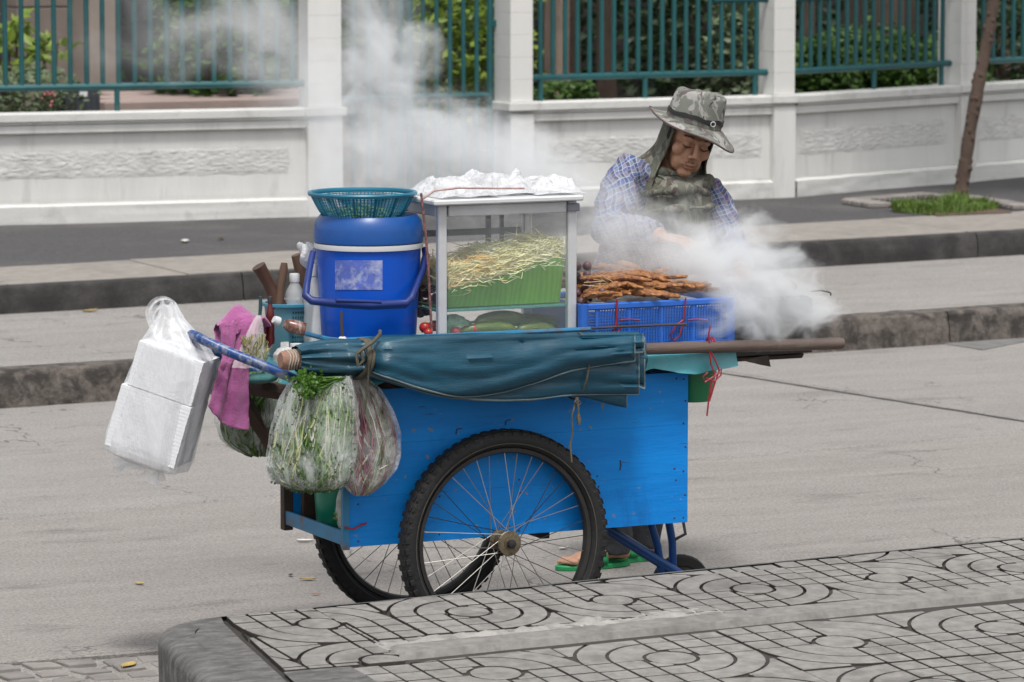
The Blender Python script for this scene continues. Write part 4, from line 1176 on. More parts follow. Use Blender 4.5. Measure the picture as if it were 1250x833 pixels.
for k in range(14):
    a = 2 * math.pi * k / 14 + .1
    obj('rib', MB().tube([V(sb.x + (rb(t) + .001) * math.cos(a), BY + (rb(t) + .001) * math.sin(a), lerp(zb_, zr - .006, t)) for t in (0, .12, .3, .6, 1)], .0024, 5), M_tealp, ba, 60)
obj('bottom', MB().lathe([(.001, zb_), (.107, zb_), (.109, zb_ + .008)], (sb.x, BY, 0), 40), M_tealp, ba, 40)
mb = MB(); rr = random.Random(6)
for k in range(420):
    a = rr.uniform(0, 6.28); r = .12 * math.sqrt(rr.random()); p = V(sb.x + r * math.cos(a), BY + r * math.sin(a), zb_ + .01 + .03 * rr.random() * (1 - r / .14))
    d = V(rr.gauss(0, 1), rr.gauss(0, 1), rr.gauss(0, .4)).normalized() * .018; mb.tube([p, p + d], .0018, 4)
o = obj('chopped_beans', mb, mat('chopped green beans', (.12, .22, .05), .6, .4, 60), None, 0); tag(o, 'chopped green beans lying in the teal mesh basket', 'vegetables', kind='stuff')

# ---- glass display case
CX0, CX1, CY0, CY1 = -.160, .292, .105, .44
CZ0, CZ1 = TZ + .004, 1.325
case = thing('display_case', 'glass display case with pale metal frame between bucket and blue crate', 'display case', ((CX0 + CX1) / 2, CY0, CZ0))
pw = .028
M_post2 = mat('grey frame', (.22, .23, .27), .45, .1)
for (x, y) in ((CX0 + pw / 2, CY0 + pw / 2), (CX1 - pw / 2, CY0 + pw / 2), (CX0 + pw / 2, CY1 - pw / 2), (CX1 - pw / 2, CY1 - pw / 2)):
    obj('post', MB().box((x, y, (CZ0 + CZ1) / 2), (pw, pw * .8, CZ1 - CZ0), None, .003), M_alu, case)
ym = CY0 + pw / 2
obj('top_beam', MB().box(((CX0 + CX1) / 2, CY0 + .012, CZ1 - .018), (CX1 - CX0 - .066, .022, .034), None, .003), M_alu, case)
obj('top_beam', MB().box(((CX0 + CX1) / 2, CY1 - .012, CZ1 - .018), (CX1 - CX0 - .066, .022, .034), None, .003), M_alu, case)
for x in (CX0 + .012, CX1 - .012):
    obj('side_beam', MB().box((x, (CY0 + CY1) / 2, CZ1 - .018), (.022, CY1 - CY0 - .056, .034), None, .003), M_alu, case)
obj('corner_cap', MB().box((CX1 - .014, CY0 + .010, CZ1 - .020), (.040, .034, .024), None, .003), M_post2, case)
obj('top_board', MB().box(((CX0 + CX1) / 2 - .01, (CY0 + CY1) / 2 - .01, CZ1 + .009), (CX1 - CX0 + .035, CY1 - CY0 + .04, .016), None, .004), M_whitep, case)
zs_ = at(620, 376, y=CY0 + .02).z
obj('shelf', MB().box(((CX0 + CX1) / 2, (CY0 + CY1) / 2, zs_), (CX1 - CX0 - .012, CY1 - CY0 - .03, .007), None, .001), mat('green glass shelf', (.05, .22, .20), .15, .05), case)
obj('shelf_rail', MB().box(((CX0 + CX1) / 2, CY1 - .02, 1.215), (CX1 - CX0 - .07, .012, .02), None, .001), M_post2, case)
obj('slider', MB().box((.15, CY1 - .012, 1.17), (.016, .01, .26), None, .001), M_post2, case)
obj('slider', MB().box((.195, CY1 - .012, 1.17), (.012, .01, .26), None, .001), M_post2, case)
obj('front_pane', MB().box(((CX0 + CX1) / 2, CY0 + .010, (CZ0 + CZ1) / 2 - .02), (CX1 - CX0 - .066, .004, CZ1 - CZ0 - .05)), M_glass, case)
obj('side_pane', MB().box((CX0 + .012, (CY0 + CY1) / 2, (CZ0 + CZ1) / 2 - .02), (.004, CY1 - CY0 - .06, CZ1 - CZ0 - .05)), M_glass, case)
obj('side_pane', MB().box((CX1 - .012, (CY0 + CY1) / 2, (CZ0 + CZ1) / 2 - .02), (.004, CY1 - CY0 - .06, CZ1 - CZ0 - .05)), M_glass, case)
# banana leaf lining and the shredded papaya on it
mt, nt, bb, oc = new_mat('banana leaf')
wv = nt.nodes.new('ShaderNodeTexWave'); wv.bands_direction = 'X'; wv.inputs['Scale'].default_value = 19; wv.inputs['Distortion'].default_value = 6; wv.inputs['Detail'].default_value = 3; wv.inputs['Detail Scale'].default_value = 1.5
nt.links.new(_map(nt, oc, (1, 1, .12)), wv.inputs['Vector'])
cc = _mix(nt, _noise(nt, _map(nt, oc, (1, 1, .4)), 7, 4), (.08, .30, .018), (.22, .48, .045)); cc = _mix(nt, _math(nt, 'MULTIPLY', wv.outputs['Fac'], .28), cc, (.04, .14, .015))
nt.links.new(cc, bb.inputs['Base Color']); bb.inputs['Roughness'].default_value = .38; M_banana = mt
mb = MB()
def ban(u, v):
    x = lerp(CX0 + .034, CX1 - .034, u); zt_ = lerp(1.074, 1.148, smooth01(u * 1.1)) + .006 * math.sin(u * 9)
    return V(x, lerp(CY0 + .050, CY0 + .018, v) + .004 * math.sin(u * 40) * .3, lerp(zs_ + .006, zt_, v))
mb.grid(ban, 60, 8)
def ban2(u, v):
    x = lerp(CX0 + .034, CX1 - .034, u); return V(x, lerp(CY0 + .050, CY1 - .06, v), zs_ + .006)
mb.grid(ban2, 20, 4)
bl = obj('banana_leaf', mb, M_banana, None, 60); tag(bl, 'fresh green banana leaf lining the shelf of the glass case', 'banana leaf')
def shreds(nm, n, x0, x1, zf, mt, seed, label):
    rr = random.Random(seed); mb = MB()
    for k in range(n):
        u = rr.random(); x = lerp(x0, x1, u); y = lerp(CY0 + .026, CY1 - .08, rr.random() ** 1.6)
        zt_ = zf((x - CX0) / (CX1 - CX0)); back = 1 - .25 * ((y - CY0) / (CY1 - CY0))
        zlow = lerp(1.072, 1.142, smooth01((x - CX0) / (CX1 - CX0)))
        z = lerp(zlow - .02, zt_, rr.random() ** .6 * back) 
        a = rr.gauss(0, .7) + (math.pi if rr.random() < .5 else 0); L = rr.uniform(.045, .10); d = V(math.cos(a), rr.gauss(0, .5), .28 * rr.gauss(0, .55)).normalized() * L
        bend = V(rr.gauss(0, .012), rr.gauss(0, .012), rr.gauss(.006, .010))
        p = V(x, y, z); q = p + d
        q.x = min(max(q.x, CX0 + .036), CX1 - .036); q.y = max(q.y, CY0 + (.032 if k % 12 else .012)); z_ = lerp(1.078, 1.148, smooth01((q.x - CX0) / (CX1 - CX0))); q.z = max(q.z, z_ - (.0 if k % 12 else .02)); p.z = max(p.z, zlow + .004); p.x = min(max(p.x, CX0 + .036), CX1 - .036)
        mb.tube([p, (p + q) / 2 + bend, q], [.0007, .0012, .0006], 4)
    o = obj(nm, mb, mt, None, 0); tag(o, label, 'shredded papaya', kind='stuff'); return o
topz = lambda u: lerp(1.120, 1.212, smooth01(u * .9 + .06)) + .009 * math.sin(u * 14)
M_pap = mat('pale green papaya shreds', (.82, .80, .48), .55, .14, 45); M_pap2 = mat('orange papaya shreds', (.80, .56, .22), .55, .25, 45)
mb = MB()
def mnd(u, v):
    x = lerp(CX0 + .036, CX1 - .036, u); y = lerp(CY0 + .03, CY1 - .07, v); lowz = lerp(1.055, 1.125, smooth01(u))
    return V(x, y, lerp(lowz, topz(u) - .012, smooth01(min(1, v * 2.2))) + .006 * fbm(x * 40, y * 40))
mb.grid(mnd, 40, 16); o = obj('papaya_mound', mb, M_pap, None, 60); tag(o, 'packed core of the shredded papaya heap in the glass case', 'shredded papaya', kind='stuff')
shreds('papaya_shreds', 9000, CX0 + .04, CX1 - .04, topz, M_pap, 3, 'heap of pale green shredded papaya on the banana leaf')
shreds('papaya_shreds', 1800, CX0 + .04, CX0 + .21, lambda u: topz(u) + .006, M_pap2, 4, 'orange tinted papaya shreds at the left end of the heap')
mb = MB(); mb.tube([at(584, 312, y=CY0 + .05), at(600, 305, y=CY0 + .06), at(632, 293, y=CY0 + .07), at(641, 298, y=CY0 + .075)], .0035, 6)
o = obj('plastic_scraper', mb, M_whitep, None, 60); tag(o, 'thin white plastic strip stuck in the papaya heap', 'scraper')
# vegetables in the bottom of the case
M_cuc = mat('cucumber skin', (.095, .155, .020), .35, .45, 14, .2, 60, (.26, .32, .08), .7, 12, .5, .65, stretch=(.4, 1, 1))
M_tom = mat('tomato skin', (.42, .025, .02), .25, .35, 10)
def cucumber(p0, p1, r, label):
    pts = [p0.lerp(p1, t) + V(0, 0, .008 * math.sin(math.pi * t)) for t in [k / 10 for k in range(11)]]
    rs2 = [r * (.25 + .75 * math.sin(math.pi * min(1, max(0, .5 + (t - .5) * .86))) ** .55) if 0 < t < 1 else r * .25 for t in [k / 10 for k in range(11)]]
    t_ = thing('cucumber', label, 'cucumber', ((p0 + p1) / 2) - V(0, 0, r), 'cucumbers in the display case')
    obj('fruit', MB().tube(pts, rs2, 16), M_cuc, t_, 60); d = (p1 - p0).normalized()
    obj('stalk', MB().tube([p0 - d * .012, p0 + d * .004], .004, 6), M_cuc, t_, 60)
zc0 = CZ0 + .02
cucumber(at(580, 393, y=.17), at(640, 389, y=.19), .021, 'pale-tipped green cucumber on top of the others in the case')
cucumber(at(566, 404, y=.15), at(630, 402, y=.15), .019, 'green cucumber lying beneath the topmost one in the case')
cucumber(at(630, 404, y=.15), at(678, 403, y=.16), .019, 'light green cucumber half behind the blue rail')
cucumber(at(620, 392, y=.26), at(690, 398, y=.27), .022, 'dark cucumber at the back of the display case')
rr = random.Random(12)
tp_ = thing('tomato', 'x', 'tomato', (0, 0, 0)); bpy.data.objects.remove(tp_)
tom_l = ['bright red tomato beside the cucumbers in the case', 'dark red tomato next to the case post', 'tomato in the corner between bucket and case', 'red tomato behind the bright one in the case', 'small tomato low behind the rope', 'maroon onion-like tomato at the bucket foot']
for k, (px, py, y, r) in enumerate(((578, 402, .15, .017), (556, 405, .16, .017), (519, 400, .15, .018), (567, 403, .18, .016), (523, 406, .09, .013), (530, 398, .2, .018))):
    p = at(px, py, y=y); t_ = thing('tomato', tom_l[k], 'tomato', p - V(0, 0, r), 'tomatoes round the case foot')
    obj('fruit', MB().lathe([(.001, -r * .86), (r * .55, -r * .82), (r * .92, -r * .4), (r, 0), (r * .93, r * .4), (r * .6, r * .78), (r * .2, r * .84), (.001, r * .76)], p, 16), M_tom, t_, 60)
    obj('calyx', MB().blob(p + V(0, 0, r * .82), (r * .35, r * .35, r * .1), 8, 4), M_cuc, t_, 60)
gp = at(553, 396, y=.2)
mb = MB()
def gbf(u, v):
    a = 2 * math.pi * v; r = .045 * math.sin(math.pi * min(.98, max(.02, u))) ** .6 * (1 + .5 * fbm(math.cos(a) * 2.5, math.sin(a) * 2.5, u * 5, 4)); return gp + V(1.1 * r * math.cos(a), .7 * r * math.sin(a), -.03 + .06 * u)
mb.grid(gbf, 18, 28, cv=True)
o = obj('green_bag', mb, mat('light green plastic film', (.35, .62, .42), .3, .3, 30, .6, 40), None, 60); tag(o, 'crumpled light green plastic bag inside the case', 'plastic bag')
bp_ = at(566, 391, y=.3)
o = obj('bowl', MB().lathe([(.001, 0), (.03, 0), (.05, .03), (.047, .03), (.028, .004), (.001, .004)], (bp_.x, bp_.y, CZ0 + .004), 24), M_bucket, None, 40); tag(o, 'small blue bowl at the back of the case', 'bowl')
o = obj('white_plate', MB().lathe([(.001, 0), (.05, 0), (.085, .02), (.083, .022), (.05, .005), (.001, .005)], (at(600, 385, y=.36).x, .36, CZ0 + .002), 28, M=None), M_whitep, None, 40); tag(o, 'white plate behind the cucumbers in the case', 'plate')
# rope hanging by the case
mb = MB(); pts = [at(px, py, y=.085) for px, py in ((514, 236), (517, 262), (520, 290), (523, 330), (525, 370), (527, 405))]
mb.tube(pts, .004, 8); rp0 = obj('rope', mb, mat('red and white rope', (.20, .09, .09), .8, .8, 90, .4, 90), None, 60); tag(rp0, 'thin mottled rope hanging between bucket and display case', 'rope')
# dark red vegetables behind rope
vp = at(514, 365, y=.36); mb = MB(); rr = random.Random(4)
for k in range(22): mb.blob(vp + V(rr.gauss(0, .03), rr.gauss(0, .03), rr.gauss(0, .03)), rr.uniform(.012, .02), 8, 6)
o = obj('red_onions', mb, mat('red onion skins', (.16, .02, .04), .4, .4, 14), None, 60); tag(o, 'heap of dark red onions behind the rope', 'onions', kind='stuff')

# ---- crumpled white bags on the case top
M_filmw = film('white bag film', (.66, .67, .69), .80, .30, 34, 1.0, vary=.34)
def crumple(name, px0, px1, pyt, base_z, y0, y1, seed, label, h):
    mb = MB(); a, b_ = at(px0, 240, y=(y0 + y1) / 2), at(px1, 240, y=(y0 + y1) / 2)
    def f(u, v):
        x = lerp(a.x, b_.x, u); y = lerp(y0, y1, v); e = min(1, 5 * min(u, 1 - u)) * min(1, 4 * min(v, 1 - v) + .12)
        n1 = fbm(x * 9 + seed, y * 9, 0, 2); n2 = 1 - abs(mnoise.noise(V(x * 22 + seed, y * 22, 3))) * 2; n3 = 1 - abs(mnoise.noise(V(x * 55, y * 40 + seed, 1))) * 2
        return V(x + .01 * n3 * e, y, base_z + .003 + h * e * max(.02, .42 + .75 * n1 + .22 * n2 + .12 * n3))
    mb.grid(f, 70, 40); o = obj(name, mb, M_filmw, None, 60); tag(o, label, 'plastic bags', 'crumpled bags on the case'); return o
ct = CZ1 + .017
crumple('plastic_bags', 514, 585, 0, ct, .10, .40, 2.0, 'crumpled white plastic bags on the left half of the case top', .055)
crumple('plastic_bags', 560, 640, 0, ct, .13, .42, 9.0, 'tallest crumpled white bag in the middle of the case top', .068)
crumple('plastic_bags', 630, 692, 0, ct, .10, .40, 5.3, 'clear crumpled bags on the right end of the case top', .050)
mb = MB(); mb.tube([at(516, 243, y=.085), at(530, 233, y=.09), at(560, 229.5, y=.09), at(600, 230, y=.09), at(640, 230, y=.09)], .0035, 6)
o = obj('bag_string', mb, mat('faded pink string', (.45, .30, .28), .8, .3, 50), None, 60); tag(o, 'faded pink string tied over the white bags', 'string')

# ---- blue lattice crate
KX0, KX1, KY0, KY1, KZ0, KZ1 = .304, .800, .09, .46, TZ + .004, 1.016
M_crate = mat('blue crate plastic', (.022, .125, .50), .4, .12, 8, .05, 40, (.08, .12, .35), .25, 8)
crate = thing('blue_crate', 'long blue plastic lattice crate full of grilled chicken', 'crate', ((KX0 + KX1) / 2, (KY0 + KY1) / 2, KZ0))
for (y, s_) in ((KY0, 1), (KY1, -1)):
    mb = MB()
    mb.box(((KX0 + KX1) / 2, y, KZ1 - .010), (KX1 - KX0, .014, .020), None, .004); mb.box(((KX0 + KX1) / 2, y, KZ0 + .012), (KX1 - KX0, .010, .022), None, .002)
    obj('side_frame', mb, M_crate, crate, 40)
    mb = MB()
    for k in range(13): mb.box(((KX0 + KX1) / 2, y, KZ0 + .028 + k * .0086), (KX1 - KX0 - .02, .004, .0042))
    for k in range(48):
        w = .010 if k % 12 == 0 else .0028; mb.box((KX0 + .045 + k * (KX1 - KX0 - .07) / 47, y - .001 * s_, (KZ0 + KZ1) / 2), (w, .0052, KZ1 - KZ0 - .03))
    obj('side_lattice', mb, M_crate, crate, 0)
for x in (KX0, KX1):
    obj('end_panel', MB().box((x, (KY0 + KY1) / 2, (KZ0 + KZ1) / 2), (.008, KY1 - KY0, KZ1 - KZ0 - .002), None, .002), M_crate, crate)
    for y in (KY0, KY1): obj('corner', MB().lathe([(.001, KZ0), (.016, KZ0), (.016, KZ1 - .001), (.001, KZ1 - .001)], (x, y, 0), 14), M_crate, crate, 40)
obj('base', MB().box(((KX0 + KX1) / 2, (KY0 + KY1) / 2, KZ0 + .006), (KX1 - KX0 - .02, KY1 - KY0 - .02, .006)), M_crate, crate)
for k, (px, q) in enumerate(((753, [(753, 366), (753, 390), (751, 400), (748, 405), (754, 407), (757, 401), (753, 396)]), (836, [(837, 364), (836, 380), (834, 392), (830, 410), (822, 416), (818, 410), (826, 396), (834, 391)]))):
    t_ = thing('red_tie', ['red string tied round the left part of the blue crate', 'red string with a hanging loop on the right part of the blue crate'][k], 'string', at(px, 410, y=KY0 - .01))
    obj('strand', MB().tube([at(a, b2, y=KY0 - .012) for a, b2 in q], .0034 if k == 0 else .0026, 6), M_redcord, t_, 60)
    obj('strand', MB().tube([at(px + 3, 391, y=KY0 - .011), at(px + 14, 390, y=KY0 - .011), at(px + 28, 391, y=KY0 - .011)], .0028, 6), M_redcord, t_, 60)
obj('rod', MB().tube([at(702, 402, y=KY0 - .03), at(760, 399, y=KY0 - .03), at(838, 396, y=KY0 - .03)], .004, 6), M_rust, crate, 60)
# chicken pieces on sticks
M_chick = mat('glazed grilled chicken', (.37, .155, .045), .30, .55, 26, .8, 60, (.10, .028, .012), .85, 30, .48, .60)
M_stick = mat('bamboo stick', (.42, .30, .16), .7, .2, 30)
protos = []
for s_ in range(4):
    rr = random.Random(60 + s_); mb = MB(); L = .16
    def cf(u, v, s_=s_):
        a = 2 * math.pi * v; t = u; prof = (.010 + .021 * math.sin(math.pi * t ** .62) ** .8 * (1 - .45 * t)) if 0 < t < 1 else .002
        prof *= (1 + .42 * fbm(t * 9 + s_ * 9, math.cos(a) * 2.2, math.sin(a) * 2.2, 4)) * (1 - .35 * math.exp(-((t - .45 - .08 * s_) / .07) ** 2))
        return V(L * 1.25 * t - .08, prof * math.cos(a) * .72, prof * math.sin(a) * .5 + .01 * math.sin(t * 3 + s_))
    mb.grid(cf, 30, 16, cv=True)
    me_o = obj('grilled_chicken', mb, M_chick, None, 70); protos.append(me_o)
rr = random.Random(9); ORD = ['first', 'second', 'third', 'fourth', 'fifth', 'sixth', 'seventh', 'eighth', 'ninth', 'tenth', 'eleventh', 'twelfth']
def seat_piece(src, p, e, s_):
    return Matrix.LocRotScale(Vector(p), __import__('mathutils').Euler(e), Vector((s_, s_, s_)))
for k in range(12):                                     # front row, one by one
    src = protos[k % 4]; o = src if k < 4 else src.copy()
    if k >= 4: col.objects.link(o)
    u = .03 + .052 * k
    o.matrix_world = seat_piece(src, (lerp(KX0 + .07, KX1 - .06, u), KY0 + .025 + .02 * (k % 3), KZ1 + .012 + .020 * ((k * 7) % 3)), (rr.gauss(0, .4), rr.gauss(-.05, .12), rr.gauss(-.5, .3)), rr.uniform(.68, .9))
    tag(o, ORD[k] + ' piece of grilled chicken from the case post along the front edge of the crate', 'chicken', 'grilled chicken on the crate')
mb = MB()
for k in range(76):
    u = rr.random(); v = rr.random() ** 1.1; src = protos[k % 4]
    heap = .062 * math.sin(math.pi * min(1, u * .9 + .12)) * (.25 + .75 * v)
    Mw = seat_piece(src, (lerp(KX0 + .07, KX1 - .06, u), lerp(KY0 + .05, KY1 - .03, v), KZ1 + .006 + heap * rr.random() ** .5 + .010 * rr.random()), (rr.gauss(0, .4), rr.gauss(-.02, .16), rr.gauss(-.35, .5)), rr.uniform(.6, .85))
    mb.add([Mw @ q.co for q in src.data.vertices], [tuple(f.vertices) for f in src.data.polygons])
o = obj('chicken_heap', mb, M_chick, None, 70); tag(o, 'smoky heap of grilled chicken filling the blue crate behind its front row', 'chicken', kind='stuff')
obj('filling', MB().box(((KX0 + KX1) / 2, (KY0 + KY1) / 2, (KZ0 + KZ1) / 2 - .004), (KX1 - KX0 - .03, KY1 - KY0 - .03, KZ1 - KZ0 - .03), None, .006), M_whitep, crate)
mb = MB()
for k in range(26):
    p = at(738 + rr.uniform(-6, 16), 352 + rr.uniform(-10, 8), y=.12 + .08 * rr.random()); q = p + V(rr.uniform(-.06, -.02), rr.uniform(-.02, .02), rr.uniform(-.01, .03)); mb.tube([p, q], .0014, 4)
o = obj('bamboo_sticks', mb, M_stick, None, 0); tag(o, 'bundle of bamboo stick ends beside the chicken', 'sticks', kind='stuff')
dp = at(716, 345, y=.22); mb = MB()
for k in range(40): mb.blob(dp + V(rr.gauss(0, .025), rr.gauss(0, .04), rr.gauss(-.01, .03)), rr.uniform(.008, .015), 7, 5)
o = obj('shallots', mb, mat('purple shallot skins', (.11, .045, .06), .5, .5, 14, .2, 40, (.25, .22, .18), .5, 10), None, 60); tag(o, 'dark purple shallots next to the case post', 'shallots', kind='stuff')

# ---- charcoal grill hanging off the right end
GX0, GX1, GY0, GY1, GZ0, GZ1 = .815, 1.092, .10, .46, .832, 1.000
M_grill = mat('burnt black steel', (.020, .019, .018), .7, .4, 12, .4, 40, (.07, .05, .04), .5, 7)
gr = thing('charcoal_grill', 'soot-black steel charcoal grill at the right end of the cart, smoking', 'grill', ((GX0 + GX1) / 2, (GY0 + GY1) / 2, GZ0))
for y in (GY0, GY1): obj('side_plate', MB().box(((GX0 + GX1) / 2, y, (GZ0 + GZ1) / 2), (GX1 - GX0, .005, GZ1 - GZ0), None, .001), M_grill, gr)
for x in (GX0 + .003, GX1 - .003): obj('end_plate', MB().box((x, (GY0 + GY1) / 2, (GZ0 + GZ1) / 2), (.005, GY1 - GY0 - .006, GZ1 - GZ0), None, .001), M_grill, gr)
obj('bottom_plate', MB().box(((GX0 + GX1) / 2, (GY0 + GY1) / 2, GZ0 + .02), (GX1 - GX0 - .012, GY1 - GY0 - .008, .005)), M_grill, gr)
for k in range(12):
    x = GX0 + .02 + k * (GX1 - GX0 - .04) / 11; obj('grate_bar', MB().tube([(x, GY0 - .01, GZ1 + .004), (x, GY1 + .01, GZ1 + .004)], .003, 6), M_grill, gr, 60)
mb = MB(); cq = [at(905, 440, y=GY0 - .004), at(938, 434, y=GY0 - .004), at(941, 448, y=GY0 - .004), at(930, 446, y=GY0 - .004)]
mb.add([*cq, *[p + V(0, .01, 0) for p in cq]], [(0, 3, 2, 1), (4, 5, 6, 7), (0, 1, 5, 4), (1, 2, 6, 5), (2, 3, 7, 6), (3, 0, 4, 7)]); obj('bracket', mb, M_rust, gr, 0)
obj('bearer', MB().tube([(.60, GY0 + .06, GZ0 - .012), (GX1, GY0 + .06, GZ0 - .012)], .012, 4), M_rust, gr, 20)
obj('bearer', MB().tube([(.60, GY1 - .06, GZ0 - .012), (GX1, GY1 - .06, GZ0 - .012)], .012, 4), M_rust, gr, 20)
obj('hook', MB().tube([at(990, 356, y=.3), at(1003, 355, y=.3), at(1012, 357, y=.3), at(1014, 358, y=.3), at(1014, 361, y=.3)], .0025, 5), M_grill, gr, 60)
mb = MB()
for k in range(60): mb.blob((rr.uniform(GX0 + .03, GX1 - .03), rr.uniform(GY0 + .03, GY1 - .03), GZ0 + .05 + rr.uniform(0, .03)), (rr.uniform(.01, .025), rr.uniform(.01, .02), .014), 6, 4)
o = obj('charcoal', mb, mat('charcoal', (.02, .02, .02), .9, .4, 20), None, 20); tag(o, 'charcoal lumps inside the smoking grill', 'charcoal', kind='stuff')
for k in range(5):
    src = protos[k % 4]; o = src.copy(); col.objects.link(o); o.location = (GX0 + .06 + .045 * k, GY0 + .15 + .03 * (k % 2), GZ1 + .018); o.rotation_euler = (0, 0, 1.4 + rr.gauss(0, .1)); o.scale = (.9,) * 3
    tag(o, ORD[k] + ' piece of chicken from the crate roasting on the smoking grill', 'chicken', 'chicken on the grill')
# ---- left end: handle-hung bags, towel, baskets and bottles
# foam boxes in a hanging bag
FC = at(200, 485, y=.30); FM, _ = frame_img(FC, rad(17), rad(-14))
M_foam = mat('white foam', (.74, .755, .78), .7, .03, 10, .1, 60)
def foam_stack(z0, z1, n, w, d, label, seed, shift=0.0):
    rr = random.Random(seed); mb = MB(); h = (z1 - z0) / n
    for k in range(n):
        z = z0 + (k + .5) * h; j = rr.uniform(-.0006, .0006)
        for s_ in (0, 1):
            zz = z + (s_ - .5) * h * .5; ww = w * (1 - .02 * abs(s_ - .5)); 
            Mx = FM; c = FC + FM @ V(shift + j, 0, zz); mb.box(c, (ww + .0006 * (s_ == 0), d + .0006 * (s_ == 0), h * .5), FM, .0003)
    o = obj('foam_box_stack', mb, M_foam, None, 40); tag(o, label, 'foam boxes', 'stacks of foam boxes in the hanging bag'); return o
foam_stack(.018, .150, 13, .205, .15, 'upper stack of white foam takeaway boxes inside the hanging clear bag', 1, .006)
foam_stack(-.172, .014, 17, .222, .16, 'lower stack of white foam takeaway boxes inside the hanging clear bag', 2, .0)
M_bagfilm = film('clear carrier bag film', (.84, .855, .88), .46, .28, 15, .8, (1, 1, .35), .36)
fb = thing('foam_box_bag', 'large clear plastic bag hanging from the cart handle, filled with foam boxes', 'plastic bag', FC - V(0, 0, .24))
mb = MB()
prof = [(-.205, .006, .004, .01), (-.203, .085, .06, .006), (-.190, .122, .090, .0), (-.15, .126, .096, 0), (-.02, .119, .094, .002), (.08, .113, .09, .006), (.145, .107, .086, .004), (.175, .088, .07, -.006), (.205, .060, .045, -.024), (.235, .034, .022, -.046), (.27, .020, .012, -.066)]
def bagf(u, v):
    k = u * (len(prof) - 1); i = min(int(k), len(prof) - 2); t = smooth01(k - i)
    z, hx, hy, ox = [lerp(prof[i][j], prof[i + 1][j], t) for j in range(4)]
    a = 2 * math.pi * v; ca, sa = math.cos(a), math.sin(a)
    se = lambda c: math.copysign(abs(c) ** .62, c)
    fold = (1 + (.05 + .14 * smooth01((u - .62) * 4)) * math.sin(9 * a + 3 * u) * .6 + .05 * fbm(ca * 2 + u * 5, sa * 2, 1.7))
    return FC + FM @ V(ox + se(ca) * hx * fold, se(sa) * hy * fold, z + .006 * math.sin(5 * a) * smooth01((u - .6) * 3))
mb.grid(bagf, 50, 60, cv=True); obj('film', mb, M_bagfilm, fb, 75)
M_filmedge = film('gathered bag film', (.88, .89, .90), .50, .3, 40, .6, vary=.3)
hd = [(196, 412), (186, 396), (183, 380), (189, 369), (200, 365), (212, 370), (220, 384), (229, 400), (246, 416)]
def ribbon(pts, w, name, mt, parent, y=.30, tw=.5):
    mb = MB(); P3 = [at(a, b_, y=y) for a, b_ in pts]; n = (len(P3) - 1) * 5 + 1
    def c(i):
        k = i / 5; j = min(int(k), len(P3) - 2); t = k - j; p0, p1, p2, p3 = P3[max(0, j - 1)], P3[j], P3[j + 1], P3[min(len(P3) - 1, j + 2)]
        return .5 * ((2 * p1) + (p2 - p0) * t + (2 * p0 - 5 * p1 + 4 * p2 - p3) * t * t + (-p0 + 3 * p1 - 3 * p2 + p3) * t ** 3)
    def f(u, v):
        i = u * (n - 1); p = c(min(int(round(i)), n - 2)); q = c(min(int(round(i)) + 1, n - 1)); d = (q - p).normalized(); s_ = d.cross(V(.2, -1, .1)).normalized()
        return p + s_ * w * (v - .5) * (1 + .4 * math.sin(u * 7)) + V(*FWH) * (-.012 * math.sin(v * 9 + u * 5) * tw)
    mb.grid(f, n, 7); return obj(name, mb, mt, parent, 70)
ribbon(hd, .020, 'carry_loop', M_filmedge, fb); ribbon([(188, 404), (188, 384), (198, 374), (210, 380), (218, 402)], .016, 'carry_loop', M_filmedge, fb, .33)
ribbon([(215, 395), (232, 405), (250, 415), (268, 424)], .016, 'carry_loop', M_filmedge, fb, .26)
mb = MB()
def skirt(u, v):
    p = bagf(.05 + .02 * v, u); return p + FM @ V(-.02 * v * (1 + math.sin(u * 40)), 0, -.03 * v * (1 + .5 * math.sin(u * 23)))
mb.grid(skirt, 60, 4, cu=True); obj('bottom_gather', mb, M_bagfilm, fb, 75)

# pink towel over the handle
tw_ = MB()
def towel(u, v):
    """u across, v along: down behind, over the tube, down in front"""
    fold = .017 * math.sin(u * 6.5 + .6 + .8 * v) + .005 * math.sin(u * 19 + v * 3) + .006 * fbm(u * 4, v * 6)
    if v < .16:
        t = v / .16; l = at(268, lerp(425, 405, t), y=.24), at(330, lerp(425, 398, t), y=.20)
    elif v < .42:
        t = (v - .16) / .26; a = smooth01(t)
        l = at(lerp(266, 270, t), lerp(405, 440, a) - 22 * math.sin(math.pi * t), y=.22), at(lerp(326, 300, t), lerp(394, 446, a) - 18 * math.sin(math.pi * t), y=.17)
    else:
        t = (v - .42) / .58; l = at(lerp(268, 251, t), lerp(440, 487, t) + 8 * t * t, y=.205), at(lerp(301, 300, t), lerp(446, 524, t), y=.165)
    p = l[0].lerp(l[1], u); 
    if v >= .42: p = p + V(0, 0, -.035 * math.sin(math.pi * u) * ((v - .42) / .58) * .6)
    return p + V(0, -fold * (1 if v > .3 else .6), 0)
tw_.grid(towel, 34, 60)
M_pink = mat('pink terry towel', (.40, .105, .29), .95, .14, 14, .9, 160, (.30, .07, .21), .4, 8, sheen=.4, bdist=.006)
to = obj('towel', tw_, M_pink, None, 75); to.modifiers.new('thick', 'SOLIDIFY').thickness = .006; tag(to, 'pink terry towel slung over the blue cart handle', 'towel')
mb = MB()
def twb(u, v):
    px = lerp(266, 328, u); a = 2 * math.pi * v; c = at(px, 418 - 26 * math.sin(math.pi * (u * .85 + .12)), y=.235)
    r = (.030 + .012 * math.sin(u * 3.1)) * (1 + .16 * math.sin(3 * a + u * 9) + .1 * math.sin(7 * a + 4 * u)) * (1 - .55 * u ** 3)
    return c + V(0, r * math.cos(a), r * math.sin(a) * 1.05)
